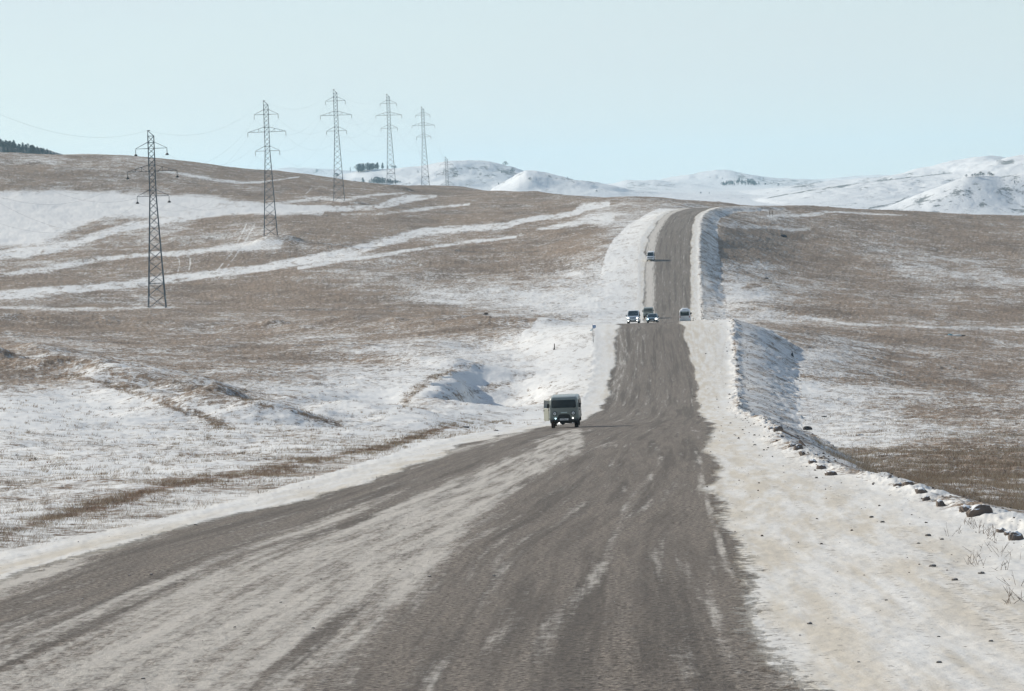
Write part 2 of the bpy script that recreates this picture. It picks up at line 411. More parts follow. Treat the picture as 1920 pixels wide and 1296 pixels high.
# ---- snow cover of the open land, read off as (column, row, cover)
COV = [
 (0,300,.42),(0,325,.2),(0,345,.15),(150,300,.4),(200,335,.22),(300,350,.2),(400,320,.25),(420,350,.2),(520,335,.2),(560,352,.25),(640,360,.25),(700,362,.2),
 (800,360,.1),(900,365,.15),(1000,370,.2),(1100,375,.3),(1180,380,.45),(1250,378,.3),(560,410,.05),(600,430,.15),(650,410,.08),(700,420,.12),(760,405,.15),(830,395,.15),(900,400,.2),(960,392,.2),
 (1020,385,.25),(880,415,.2),(1000,420,.2),(1050,410,.25),(1160,400,.8),(1190,420,.8),(1150,430,.7),(1100,440,.12),(1000,440,.12),(900,455,.2),(800,480,.25),(850,500,.3),(950,480,.25),(1040,480,.3),(1080,460,.2),(1120,465,.35),
 (1130,500,.8),(1170,470,.85),(1180,520,.85),(1100,540,.9),(1050,510,.5),(1020,530,.45),(960,540,.4),(900,535,.3),(850,530,.4),(780,520,.35),(700,500,.35),(640,510,.35),(700,540,.45),(780,550,.35),
 (880,570,.85),(950,575,.95),(1030,570,.97),(1100,580,1),(1140,595,1),(820,560,.7),(760,570,.2),(640,565,.15),(560,550,.1),(480,545,.1),(420,550,.1),(560,520,.3),(480,520,.25),(640,590,.1),(740,595,.15),(840,600,.2),(930,605,.2),(1010,608,.4),(1060,615,.85),
 (0,415,.97),(100,400,1),(200,385,1),(60,440,.97),(250,390,1),(350,385,.97),(170,430,.35),(120,445,.45),(260,408,.35),
 (100,480,.35),(0,500,.4),(60,500,.35),(200,465,.35),(160,480,.25),(250,455,.4),(300,440,.5),(360,430,.55),(420,425,.4),(300,470,.5),(400,450,.55),(450,440,.65),(480,410,.3),(350,410,.3),(440,400,.2),
 (50,530,.12),(100,525,.12),(200,505,.2),(270,500,.15),(330,490,.1),(400,490,.15),(440,485,.1),(500,475,.25),(540,460,.6),(590,460,.45),(470,460,.6),
 (20,575,.35),(100,580,.3),(200,565,.2),(300,575,.2),(380,580,.15),(0,605,.05),(100,610,.1),(250,610,.25),(400,610,.2),(500,600,.15),(560,575,.15),
 (0,635,.2),(60,640,.35),(160,640,.3),(300,640,.35),(250,628,.15),(420,640,.4),(520,640,.35),(640,640,.45),(560,615,.4),(480,625,.25),(700,620,.5),(780,630,.6),(850,640,.65),(930,625,.8),(900,640,.7),(870,610,.3),(1000,625,.6),(1050,640,.88),(1000,660,.9),
 (40,670,.6),(120,665,.5),(200,660,.6),(300,670,.5),(400,670,.5),(500,680,.55),(600,680,.55),(700,670,.75),(780,665,.85),(860,670,.9),(950,680,.92),(1060,690,.9),(500,660,.4),(330,650,.4),
 (0,705,.35),(80,715,.5),(130,745,.95),(40,760,.97),(220,760,.97),(150,700,.6),(220,690,.7),(300,715,.7),(380,720,.5),(440,715,.45),(460,700,.5),(560,710,.7),(640,710,.85),(700,720,.9),(620,740,.95),(540,740,.85),(700,760,.95),(800,740,.88),(870,740,.9),(960,740,.97),(1040,740,.97),(1090,720,.9),
 (300,790,.97),(400,770,.9),(100,810,.97),(200,830,.97),(30,850,.95),(330,840,.95),(450,830,.93),(520,800,.9),(600,830,.9),(700,820,.9),(780,800,.88),(850,785,.9),(960,780,.97),(100,880,.85),(250,880,.88),(400,870,.88),(520,860,.85),(620,850,.8),(700,845,.9),(50,920,.75),(150,920,.8),(300,905,.85),(30,960,.8),(120,950,.85),(220,930,.85),(300,925,.9),
 (1400,395,.45),(1450,392,.35),(1520,390,.15),(1600,400,.1),(1700,412,.12),(1800,420,.12),(1900,415,.15),(1900,427,.25),(1360,410,.5),(1400,425,.4),(1380,440,.4),(1450,440,.15),(1500,440,.15),(1500,460,.12),(1600,450,.12),(1700,450,.15),(1800,455,.15),(1900,455,.12),
 (1370,470,.25),(1380,500,.45),(1420,480,.2),(1450,475,.2),(1550,480,.2),(1650,470,.35),(1700,485,.4),(1850,480,.35),(1760,500,.4),(1900,500,.4),(1600,510,.2),(1500,505,.25),(1450,510,.3),(1400,510,.85),(1400,540,.9),(1400,570,.97),(1440,560,.9),(1430,530,.7),(1480,550,.25),(1550,560,.2),(1650,540,.3),(1750,530,.55),(1850,540,.5),(1700,565,.4),(1800,580,.3),(1900,580,.35),(1600,590,.15),(1500,580,.2),(1460,595,.7),(1420,600,.95),(1490,605,.7),(1530,610,.25),
 (1380,600,.6),(1420,622,.35),(1480,630,.3),(1560,635,.45),(1600,640,.25),(1700,650,.3),(1800,640,.35),(1900,640,.35),(1440,650,.9),(1500,660,.92),(1560,670,.8),(1600,690,.4),(1700,700,.15),(1800,700,.15),(1900,700,.15),(1850,670,.3),(1420,680,.85),(1480,690,.92),(1550,700,.92),(1620,720,.75),(1700,735,.45),(1800,740,.5),(1900,740,.4),(1450,730,.85),(1530,740,.88),(1640,760,.75),(1750,770,.45),(1850,780,.4),(1900,770,.4),(1500,780,.9),(1580,790,.88),(1650,800,.75),(1720,810,.5),(1820,820,.35),(1900,830,.35),(1600,830,.9),(1680,838,.85),(1560,845,.9),
 (1640,862,.2),(1720,862,.1),(1820,870,.05),(1900,880,.05),(1600,880,.4),(1700,895,.15),(1780,910,.15),(1860,905,.35),(1900,935,.45),(1850,950,.3),(1800,930,.2),(1900,970,.3),(1880,1000,.2),
]
def cover_field(px, py):
    gx = np.arange(-60, 2001, 10.0); gy = np.arange(270, 1110, 5.0)
    G = np.zeros((len(gy), len(gx))); W = np.zeros_like(G) + 1e-6
    mx, my = np.meshgrid(gx, gy)
    for a, b, c in COV:
        s = 12 + 26 * np.clip((b - 320) / 400, 0, 1)
        r2 = ((mx - a) / (s * 3.0)) ** 2 + ((my - b) / (s * 0.8)) ** 2
        w = np.exp(-r2 * 1.1) + 0.004 / (1 + r2) ** 2
        G += w * c; W += w
    G /= W
    i = np.clip((px - gx[0]) / 10, 0, len(gx) - 1.001); j = np.clip((py - gy[0]) / 5, 0, len(gy) - 1.001)
    i0 = i.astype(int); j0 = j.astype(int); fi = i - i0; fj = j - j0
    return (G[j0, i0] * (1 - fi) + G[j0, i0 + 1] * fi) * (1 - fj) + (G[j0 + 1, i0] * (1 - fi) + G[j0 + 1, i0 + 1] * fi) * fj

def stroke(field, px, py, pts, value, soft=0.5, jit=0.0, jx=40.0, seed=1, strength=1.0, brk=0.0):
    """lay one band along a line on the ground; pts = (column, row, half width)"""
    a = np.array(pts, float); m = a[:, 2].max() * 2 + 4
    if len(pts) > 2:      # round the line off
        q = np.vstack([2 * a[0] - a[1], a, 2 * a[-1] - a[-2]]); out = []
        for i in range(1, len(q) - 2):
            for t in (0, 1 / 3, 2 / 3):
                out.append(.5 * (2 * q[i] + (q[i + 1] - q[i - 1]) * t + (2 * q[i - 1] - 5 * q[i] + 4 * q[i + 1] - q[i + 2]) * t ** 2 + (3 * q[i] - q[i - 1] - 3 * q[i + 1] + q[i + 2]) * t ** 3))
        pts = [tuple(v) for v in out] + [tuple(a[-1])]
    sel = (px > a[:, 0].min() - m) & (px < a[:, 0].max() + m) & (py > a[:, 1].min() - m) & (py < a[:, 1].max() + m)
    if not sel.any(): return
    x, y = px[sel], py[sel]
    if jit:
        n = fbm(x / jx, y / (jx * .3), 3, seed); y = y + n * jit * 2; 
    d, w = segdist(x, y, pts)
    k = (1 - sstep(1 - soft, 1 + soft, d / np.maximum(w, .3))) * strength
    if brk: k = k * np.clip(1.0 + brk * 3.2 * (.6 * fbm(px[sel] / 22, py[sel] / 4.5, 3, seed + 900) + .7 * fbm(px[sel] / 5, py[sel] / 1.8, 3, seed + 950) - .05), 0, 1)
    field[sel] = field[sel] * (1 - k) + value * k

cov = cover_field(PXi, PYi)
cov = cov - .13 * sstep(770, 850, PYi) * (1 - sstep(600, 900, PXi)) * (Yf > 50)
# broad patches that follow the lie of the land
patch = fbm(Xf / 17, Yf / 45, 4, 61, .55)
patch2 = fbm(Xf / 4.5, Yf / 11, 3, 67, .55)
mid = np.clip(cov * (1 - cov) * 4, 0, 1)
cov = cov - .13 * mid * sstep(1, 2, Yf / 200)
cov = np.clip(cov + patch * .8 * (0.2 + mid) + patch2 * .35 * (0.2 + mid), 0, 1)
S = lambda pts, v, **k: stroke(cov, PXi, PYi, pts, v, **{**dict(brk=.6 if max(q[2] for q in pts) < 12 else .3), **k})
# snow field and tracks on the left
S([(-60,412,52),(60,405,48),(120,398,38),(170,390,26)], 1, soft=.12, jit=5, seed=2)
S([(150,385,20),(260,387,20),(360,389,17),(480,390,12),(600,396,8)], 1, soft=.25, jit=3, seed=3)
S([(-60,488,9),(0,479,9),(100,467,8),(150,453,7),(200,436,7),(250,424,7),(300,416,6.5),(367,404,6),(433,395,5.5),(500,391,6),(640,391,6),(707,387,5),(757,374,7),(817,368,2)], 1, soft=.35, jit=2.5, seed=4)
S([(-60,450,8),(20,452,8),(70,446,7)], .97, soft=.5, jit=5, seed=5)
S([(-60,560,8),(0,553,9),(100,545,8),(200,537,6),(260,531,7),(330,522,8),(400,513,6.5),(500,501,6.5),(560,490,8),(640,476,9),(740,449,8),(800,434,7),(940,424,6),(973,415,5),(1073,401,5),(1092,389,8),(1140,382,4)], 1, soft=.35, jit=2.5, seed=6)
S([(560,503,3),(640,488,3.5),(740,475,3),(840,459,3),(967,445,2)], .97, soft=.5, jit=2, seed=7)
S([(1007,430,2),(1073,421,5),(1100,412,8),(1140,410,10)], .95, soft=.5, jit=2, seed=8)
S([(0,420+95,3),(40,512,4),(100,503,5),(167,490,5),(267,479,4),(330,474,5),(400,468,6),(520,458,8)], .95, soft=.6, jit=4, seed=9)
S([(640,402,2),(720,400,3),(800,391,2.5),(880,384,2)], .9, soft=.5, jit=2, seed=10)
S([(560,332,1),(450,343,2.2),(330,324,2.2),(300,322,1)], .9, soft=.6, jit=1, seed=10)
S([(480,386,2),(600,372,3),(640,376,3),(700,366,2),(760,362,1)], .85, soft=.7, jit=2, seed=12)
S([(0,576,2),(130,580,3),(300,576,2),(350,577,1)], .8, soft=.7, jit=2, seed=13)
for q in ((325,470),(345,468)): S([(q[0]+5,q[1]+8,1),(q[0]+12,q[1]+22,1.2),(q[0]+8,q[1]+42,1.2)], .95, soft=.5, jit=1, seed=14, strength=.65)
S([(405,510,1.2),(440,465,1.2),(462,420,1.2)], .95, soft=.5, jit=1, seed=15, strength=.65)
S([(418,510,1.2),(452,465,1.2),(478,420,1.2)], .95, soft=.5, jit=1, seed=16, strength=.65)
S([(585,352,1),(572,368,1),(592,376,1)], .9, soft=.5, jit=1, seed=17, strength=.65)
# brown bands
S([(-60,608,12),(80,612,14),(220,622,7),(320,625,4)], 0.0, soft=.6, jit=6, seed=18, strength=.8)
S([(300,548,10),(450,545,14),(600,560,14),(740,578,6)], 0.02, soft=.6, jit=6, seed=19, strength=.7)
S([(330,632,3),(400,630,6),(520,628,4)], 0.0, soft=.6, jit=3, seed=20, strength=.8)
S([(600,590,3),(760,598,5),(900,598,4),(1000,602,4),(1050,612,3),(1085,618,1.5)], 0.1, soft=.6, jit=4, seed=22, strength=.85)
S([(520,412,8),(620,410,10),(760,400,8),(720,430,14),(560,436,10)], 0.05, soft=.6, jit=5, seed=23, strength=.6)
S([(0,520,6),(70,528,9),(140,522,5)], 0.02, soft=.6, jit=4, seed=24, strength=.8)
S([(-60,690,6),(0,690,7),(120,702,6),(190,718,4),(270,742,6),(330,762,8),(400,790,7),(440,806,3)], 0.15, soft=.7, jit=7, seed=25, strength=.85, brk=1.0)
S([(0,655,4),(60,658,5),(150,680,4),(250,708,5),(330,720,4),(450,748,3),(560,776,4),(640,795,4)], 0.2, soft=.7, jit=5, seed=26, strength=.75, brk=1.0)
S([(760,750,8),(800,715,5),(850,692,4),(905,684,4)], 0.2, soft=.95, jit=9, jx=12, seed=27, strength=.7, brk=.5)
S([(770,770,5),(830,750,6),(900,732,5),(960,716,3)], 0.35, soft=.7, jit=8, jx=10, seed=28, strength=.7)
S([(20,1000,5),(120,965,6),(200,945,7),(300,915,6),(380,900,6),(450,890,5),(520,880,8),(560,870,6),(620,855,3),(720,838,4),(800,812,4),(860,795,4),(950,793,2)], 0.3, soft=.7, jit=7, jx=14, seed=29, strength=.9, brk=.7)
# right side land
S([(1420,606,3),(1480,620,3),(1560,628,4),(1700,622,3),(1920,630,4)], .12, soft=.6, jit=3, seed=30, strength=.85)
S([(1450,588,2),(1540,600,3),(1640,610,2),(1920,618,1.5)], .85, soft=.6, jit=2, seed=31, strength=.8)
S([(1415,684,2),(1470,698,3),(1530,708,4),(1600,712,3)], .1, soft=.5, jit=2, seed=32, strength=.9)
S([(1530,840,2),(1620,843,3),(1760,846,4),(1920,852,5)], .15, soft=.5, jit=3, jx=18, seed=33, strength=.9)
S([(1530,852,4),(1580,856,4),(1700,850,2)], .97, soft=.6, jit=2, seed=34, strength=.85)
S([(1390,540,2),(1410,536,4),(1425,536,2)], .1, soft=.6, jit=2, seed=35, strength=.9)
S([(1440,385+20,2),(1500,404,2.5),(1540,400,3.5),(1560,398,2),(1700,404,1)], .92, soft=.6, jit=1, seed=36)
S([(1350,420,4),(1400,424,6),(1440,426,4),(1520,432,2)], .85, soft=.7, jit=4, seed=37, strength=.7)

# ---- road masks
L = road_l(np.maximum(Yf, 0)); R = road_r(np.maximum(Yf, 0))
edgeL = fbm(Xf * 0, Yf / 16, 3, 71) * 1.4 + fbm(Xf / .3, Yf / 2.5, 3, 72) * .35; edgeR = fbm(Xf * 0, Yf / 18, 3, 73) * .9 + fbm(Xf / .3, Yf / 2.5, 3, 74) * .35
gr = sstep(-.6, .6, Xf - L + edgeL) * sstep(-.55, .55, R - Xf + edgeR)
gr *= 1 - sstep(1225, 1260, Yf)
er = Xf - (R + verge_r(Yf)); el = (L - verge_l(Yf)) - Xf
onb = ((er < 0.3) & (el < 0.3) & (Yf < 1240))
# snow shoulders between gravel and bank edge
cov = np.where(onb & (gr < .5), np.maximum(cov, .985), cov)
# clods and bare earth along the plough ridges
clod = np.exp(-((er - 0.25) / .55) ** 2) * (Yf > 70)
cl = fbm(Xf / .7, Yf / 1.4, 3, 75)
cov = np.where(er > -.8, cov - clod * np.clip(cl * 4 + .5, 0, 1) * .95, cov)
bankr = (er > 0) & (er < bank_r(Yf) * 1.05) & (Yf < 1200) & (Yf > 90)
spk = fbm(Xf / 1.1, Yf / 3, 4, 77, .6)
cov = np.where(bankr, .76 + spk * 1.1 - .06 * sstep(600, 760, Yf), cov)
bankl = (el > 0) & (el < bank_l(Yf)) & (Yf > 240) & (Yf < 1150)
cov = np.where(bankl, .93 + fbm(Xf / .8, Yf / 5, 4, 78, .6) * .6, cov)
cov = np.clip(cov, 0, 1)
# traffic film: how much snow dust lies on the gravel
rs = np.full(Xf.shape, 0.09) + .25 * fbm((Xf - L) / 2.2, Yf / 30, 3, 86)
RS = lambda pts, v, **k: stroke(rs, PXi, PYi, pts, v, **k)
sel_long = fbm((Xf - L) / 0.5, Yf / 38, 4, 81, .6)
rs = rs + sel_long * .50 + fbm((Xf - L) / .22, Yf / 20, 3, 82, .6) * .35
RS([(-60,1330,330),(230,1300,260),(480,1150,160),(700,1025,125),(850,938,75),(960,872,42),(1080,820,16)], .70, soft=.45, jit=16, jx=120, seed=41, strength=.9)
RS([(-60,1090,50),(100,1040,38),(250,992,26),(480,938,15),(700,885,10),(900,832,6),(1000,803,4)], .72, soft=.6, jit=8, jx=90, seed=42, strength=.9)
RS([(-60,1185,34),(60,1140,34),(300,1052,34),(560,962,22),(800,892,17),(960,835,10),(1060,800,6)], .02, soft=.6, jit=10, jx=100, seed=43, strength=.85)
RS([(-60,1230,40),(200,1140,40),(420,1040,36),(640,970,22),(800,905,8)], .38, soft=.8, jit=14, jx=70, seed=44, strength=.5)
RS([(1000,835,7),(900,872,8),(760,930,9),(640,985,8)], .05, soft=.8, jit=6, jx=60, seed=45, strength=.6)
RS([(1225,890,6),(1190,930,10),(1160,990,10),(1135,1060,10),(1070,1130,18),(1000,1240,26)], .50, soft=.8, jit=10, jx=30, seed=46, strength=.7)
RS([(850,1000,6),(760,1080,10),(640,1170,14),(520,1290,20)], .6, soft=.9, jit=18, jx=30, seed=47, strength=.55)
RS([(1312,860,5),(1325,940,6),(1350,1020,8),(1390,1110,10),(1440,1200,12),(1500,1296,16)], .62, soft=.8, jit=4, jx=20, seed=48, strength=.75)
RS([(1300,880,12),(1290,1000,22),(1310,1150,40),(1340,1296,60)], .02, soft=.7, jit=10, jx=60, seed=49, strength=.5)
RS([(1240,615,26),(1250,640,20)], .0, soft=.6, jit=4, seed=50, strength=.8)
RS([(1160,612,4),(1168,660,8),(1162,700,12),(1150,740,8)], .55, soft=.8, jit=3, jx=12, seed=51, strength=.6)
RS([(1195,640,3),(1190,700,3),(1170,760,4)], .5, soft=.8, jit=2, jx=12, seed=52, strength=.5)
RS([(1290,600,3),(1296,640,4),(1303,690,5),(1316,740,7),(1330,780,9)], .5, soft=.9, jit=2, jx=12, seed=53, strength=.5)
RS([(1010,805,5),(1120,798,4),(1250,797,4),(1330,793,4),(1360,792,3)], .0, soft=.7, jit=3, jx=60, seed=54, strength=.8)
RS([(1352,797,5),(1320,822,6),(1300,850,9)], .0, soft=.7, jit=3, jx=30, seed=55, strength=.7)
RS([(1150,830,10),(1040,850,8),(940,880,8)], .5, soft=.9, jit=8, jx=40, seed=56, strength=.6)
for q_, (c_, w_, v_) in enumerate([(.12, .10, .5), (.17, .09, 0), (.30, .10, 0), (.36, .08, .55), (.56, .10, .0), (.62, .06, .5), (.70, .08, .45), (.80, .12, 0), (.90, .10, 0), (.95, .07, .55)]):
    lat = (Xf - L) - c_ * (R - L) - .5 * fbm(Xf * 0 + q_, Yf / 45, 2, 330 + q_)
    kk = np.exp(-(lat / w_) ** 2) * np.clip(.45 + 2.2 * fbm(Xf * 0 + q_ * 3, Yf / 14, 3, 350 + q_), 0, 1) * .75
    rs = rs * (1 - kk) + v_ * kk
far = (Yf > 560)
tt = (Xf - L) / np.maximum(R - L, 1)
lane = np.exp(-((tt - .10) / .13) ** 2) * .95 + np.exp(-((tt - .86) / .05) ** 2) * .3
rs = np.where(far, np.clip(np.maximum(.16 + sel_long * .4, lane), 0, 1), rs)
rs = np.clip(rs, 0, 1)
# dirt tint of snow near the traffic
dirt = np.exp(-np.maximum(Xf - R, 0) / 3.2) * (Xf > (L + R) / 2) + np.exp(-np.maximum(L - Xf, 0) / 1.6) * (Xf <= (L + R) / 2)
dirt *= .9
dn = .5 * fbm(Xf / 2.0, Yf / 4, 4, 83, .6) + 1.0 * fbm((Xf - R) / .8, Yf / 24, 4, 84)
dirt = np.clip(dirt * (1 + 1.6 * dn), 0, 1)
DI = lambda pts, v, **k: stroke(dirt, PXi, PYi, pts, v, **k)
DI([(1420,950,60),(1440,1050,70),(1480,1150,80),(1540,1280,90)], .85, soft=.9, jit=20, jx=160, seed=61, strength=.5)
DI([(1400,850,40),(1350,700,30),(1330,640,30)], .45, soft=.9, jit=10, jx=60, seed=62, strength=.4)
for off, ph in ((.9, 1), (1.5, 2), (2.6, 3), (3.3, 4)):
    lat = Xf - R - off - .25 * fbm(Xf * 0, Yf / 22, 2, 300 + ph)
    dirt = np.maximum(dirt, np.exp(-(lat / .10) ** 2) * np.clip(.55 + 1.6 * fbm(Xf * 0 + ph, Yf / 5, 3, 310 + ph), 0, 1) * (Yf > 20))
shoulder = (Xf > R) & (er < 0)
dirt = np.where(shoulder, np.clip(dirt + .42 + .7 * fbm((Xf - R) / 1.1, Yf / 30, 3, 320), 0, 1) * (1 - .6 * sstep(-2.5, -.3, er)), dirt)
dirt = np.clip(dirt, 0, 1)
dirt *= 1 - sstep(1215, 1280, Yf)
grit = np.zeros(Xf.shape)
for sd, pts in ((1, [(1400,850,5),(1440,900,6),(1500,950,6),(1530,990,7),(1560,1040,8)]), (2, [(1560,930,4),(1610,1000,5),(1650,1050,6),(1690,1110,8),(1720,1180,10)]), (3, [(1440,830,6),(1500,880,7),(1560,920,6),(1600,930,4)]),
                (4, [(1700,1010,14),(1760,1060,20),(1830,1130,26),(1930,1200,34)]), (5, [(1345,900,4),(1365,1000,6),(1410,1100,8),(1470,1200,12),(1520,1296,16)]), (6, [(1380,780,5),(1430,810,6),(1500,850,7)]), (7, [(1370,620,2),(1358,650,2),(1352,700,2),(1362,740,2)]), (8, [(1345,618,1.5),(1342,660,1.5),(1340,720,2)])):
    stroke(grit, PXi, PYi, pts, 1, soft=.9, jit=5, jx=25, seed=400 + sd, brk=1.0)
tone = fbm(Xf / 9, Yf / 26, 4, 85, .55) + .5
rust = np.zeros(Xf.shape)
stroke(rust, PXi, PYi, [(20,1000,8),(120,965,8),(200,945,9),(300,915,8),(380,900,8),(520,880,9),(620,855,6),(720,838,6),(800,812,6),(870,795,5)], 1, soft=.9, jit=6, jx=14, seed=29)

# ---- ground material
def nn(n, t, **k):
    x = n.new(t)
    for a, b in k.items(): setattr(x, a, b)
    return x
class NT:
    def __init__(s, m): s.n, s.l = m.node_tree.nodes, m.node_tree.links
    def attr(s, name, vec=False):
        a = s.n.new("ShaderNodeAttribute"); a.attribute_name = name; return a.outputs['Vector' if vec else 'Fac']
    def math(s, op, a, b=None, clamp=False, c=None):
        m = s.n.new("ShaderNodeMath"); m.operation = op; m.use_clamp = clamp
        for i, v in enumerate((a, b, c)):
            if v is None: continue
            if hasattr(v, 'is_output') or isinstance(v, bpy.types.NodeSocket): s.l.new(v, m.inputs[i])
            else: m.inputs[i].default_value = v
        return m.outputs[0]
    def noise(s, vec, scale, detail=4, rough=.55, dist=0):
        t = s.n.new("ShaderNodeTexNoise"); t.inputs['Scale'].default_value = scale; t.inputs['Detail'].default_value = detail
        t.inputs['Roughness'].default_value = rough; t.inputs['Distortion'].default_value = dist
        s.l.new(vec, t.inputs['Vector']); return t.outputs['Fac']
    def vmul(s, vec, xyz):
        m = s.n.new("ShaderNodeVectorMath"); m.operation = 'MULTIPLY'; s.l.new(vec, m.inputs[0]); m.inputs[1].default_value = xyz
        return m.outputs[0]
    def rng(s, v, a, b, lo=0, hi=1, smooth=True):
        m = s.n.new("ShaderNodeMapRange"); m.interpolation_type = 'SMOOTHSTEP' if smooth else 'LINEAR'
        s.l.new(v, m.inputs[0]); 
        for i, q in zip((1, 2, 3, 4), (a, b, lo, hi)):
            m.inputs[i].default_value = q
        return m.outputs[0]
    def mix(s, f, a, b):
        m = s.n.new("ShaderNodeMix"); m.data_type = 'RGBA'
        for sock, v in ((m.inputs['Factor'], f), (m.inputs['A'], a), (m.inputs['B'], b)):
            if isinstance(v, bpy.types.NodeSocket): s.l.new(v, sock)
            elif isinstance(v, (int, float)): sock.default_value = v
            else: sock.default_value = (*v, 1)
        return m.outputs['Result']

def ground_material():
    m = bpy.data.materials.new("snow_grass_and_gravel"); m.use_nodes = True
    T = NT(m); b = T.n["Principled BSDF"]
    pos = T.n.new("ShaderNodeNewGeometry").outputs['Position']
    cov_, road_, film, dirt_, tone_, rust_ = [T.attr(k) for k in ("cov", "road", "film", "dirt", "tone", "rust")]; grit_ = T.attr("grit")
    rc = T.attr("rc", True)
    # --- land: grass through snow
    n0 = T.noise(T.vmul(pos, (1, .45, .4)), .28, 5, .6)
    n1 = T.noise(T.vmul(pos, (1, .6, .5)), 1.5, 8, .75)       # metres and below
    n2 = T.noise(T.vmul(pos, (1, .8, .8)), 5.0, 5, .8)
    nm = T.math('ADD', T.math('ADD', T.math('MULTIPLY', n1, .44), T.math('MULTIPLY', n2, .36)), T.math('MULTIPLY', n0, .20))
    thr = T.math('SUBTRACT', 1.0, cov_)
    # threshold of cover against noise
    a = T.math('SUBTRACT', nm, T.math('SUBTRACT', T.rng(cov_, 0, 1, .562, .435, False), T.rng(cov_, .93, 1, 0, .09)))
    snow = T.rng(a, -.034, .046)
    g1 = T.noise(pos, 1.6, 6, .7)
    grass = T.mix(T.rng(g1, .3, .7), (.108, .078, .055), (.35, .265, .192))
    grass = T.mix(T.rng(tone_, .45, .75), grass, T.mix(.6, grass, (.125, .092, .066)))
    grass = T.mix(T.math('MULTIPLY', rust_, .7), grass, (.20, .115, .07))
    grass = T.mix(T.math('MULTIPLY', T.rng(n2, .62, .75), .5), grass, (.05, .045, .04))
    sn = T.noise(T.vmul(pos, (1, .5, 1)), 1.4, 7, .6)
    snowc = T.mix(sn, (.59, .605, .60), (.75, .75, .73))
    dn1 = T.noise(T.vmul(rc, (1.0, .06, 1)), 1.9, 8, .66)
    dirtf = T.math('MULTIPLY', dirt_, T.rng(dn1, .38, .60, .35, 1.0))
    snowc = T.mix(dirtf, snowc, (.52, .48, .405))
    # scattered small stones and crumbs on dirty snow
    cr = T.noise(pos, 6.5, 3, .75)
    crumbs = T.math('MULTIPLY', T.rng(cr, .63, .68), T.rng(dirt_, .05, .4, 0, 1))
    crumbs = T.math('MAXIMUM', crumbs, T.math('MULTIPLY', grit_, T.rng(cr, .54, .60)))
    snowc = T.mix(T.math('MULTIPLY', crumbs, .85), snowc, (.16, .14, .12))
    land = T.mix(snow, grass, snowc)
    # --- gravel road
    s1 = T.noise(T.vmul(rc, (1.0, .025, 1)), 3.2, 7, .62)       # drawn out along the road
    s2 = T.noise(T.vmul(rc, (1.0, .45, 1)), 4.5, 8, .75)
    s3 = T.noise(T.vmul(rc, (1.0, 1.0, 1)), 14, 5, .75)
    gcol = T.mix(T.rng(s3, .38, .62), (.060, .050, .041), (.31, .27, .226))
    gcol = T.mix(T.rng(s1, .42, .60), gcol, T.mix(.6, gcol, (.098, .083, .069)))
    s4 = T.noise(T.vmul(rc, (1.0, .012, 1)), 1.5, 6, .6)
    gcol = T.mix(T.math('MULTIPLY', T.rng(s4, .50, .60), .55), gcol, (.066, .057, .048))
    gcol = T.mix(T.rng(s2, .55, .68), gcol, T.mix(.6, gcol, (.06, .052, .046)))
    fm = T.math('ADD', T.math('ADD', T.math('MULTIPLY', s1, .45), T.math('MULTIPLY', s2, .35)), T.math('MULTIPLY', s3, .2))
    fa = T.math('SUBTRACT', fm, T.rng(film, 0, 1, .62, .37, False))
    dust = T.rng(fa, -.07, .09)
    road = T.mix(T.math('MULTIPLY', dust, .92), gcol, T.mix(s3, (.46, .43, .38), (.66, .63, .575)))
    # gravel edge breaks up
    redge = T.rng(T.math('ADD', road_, T.math('MULTIPLY', T.math('SUBTRACT', s2, .5), 1.8)), .3, .7)
    col = T.mix(redge, land, road)
    T.l.new(col, b.inputs['Base Color'])
    b.inputs['Roughness'].default_value = .85
    b.inputs['Specular IOR Level'].default_value = .25
    # relief
    h = T.math('ADD', T.math('MULTIPLY', n1, .26), T.math('MULTIPLY', n2, .12))
    hr = T.math('ADD', T.math('MULTIPLY', s3, .050), T.math('MULTIPLY', s2, .040))
    hs = T.math('MULTIPLY', sn, .06)
    mx = T.n.new("ShaderNodeMix"); mx.data_type = 'FLOAT'
    T.l.new(redge, mx.inputs[0]); 
    hm = T.n.new("ShaderNodeMix"); hm.data_type = 'FLOAT'
    T.l.new(snow, hm.inputs[0]); T.l.new(h, hm.inputs[2]); T.l.new(T.math('ADD', hs, .14), hm.inputs[3])
    T.l.new(hm.outputs[0], mx.inputs[2]); T.l.new(hr, mx.inputs[3])
    bp = T.n.new("ShaderNodeBump"); bp.inputs['Strength'].default_value = .9; bp.inputs['Distance'].default_value = 1.0
    T.l.new(mx.outputs[0], bp.inputs['Height']); T.l.new(bp.outputs[0], b.inputs['Normal'])
    return m
gm = ground_material()
rc = np.stack([Xf - .5 * (L + R), Yf, Yf * 0], 1)
Zf = Zf + tussock(Xf, Yf) * np.clip(1.15 - cov, 0, 1) ** 1.5 * (1 - gr) * ((er > bank_r(Yf)) | (el > bank_l(Yf)))
ground = grid_mesh("ground", Xf, Yf, Zf, nrow, ncol, dict(cov=cov, road=gr, film=rs, dirt=dirt, tone=tone, rust=rust, grit=grit, rc=rc), gm)
tag(ground, "snow dusted brown steppe with a grey gravel road running over two rises", kind="structure")

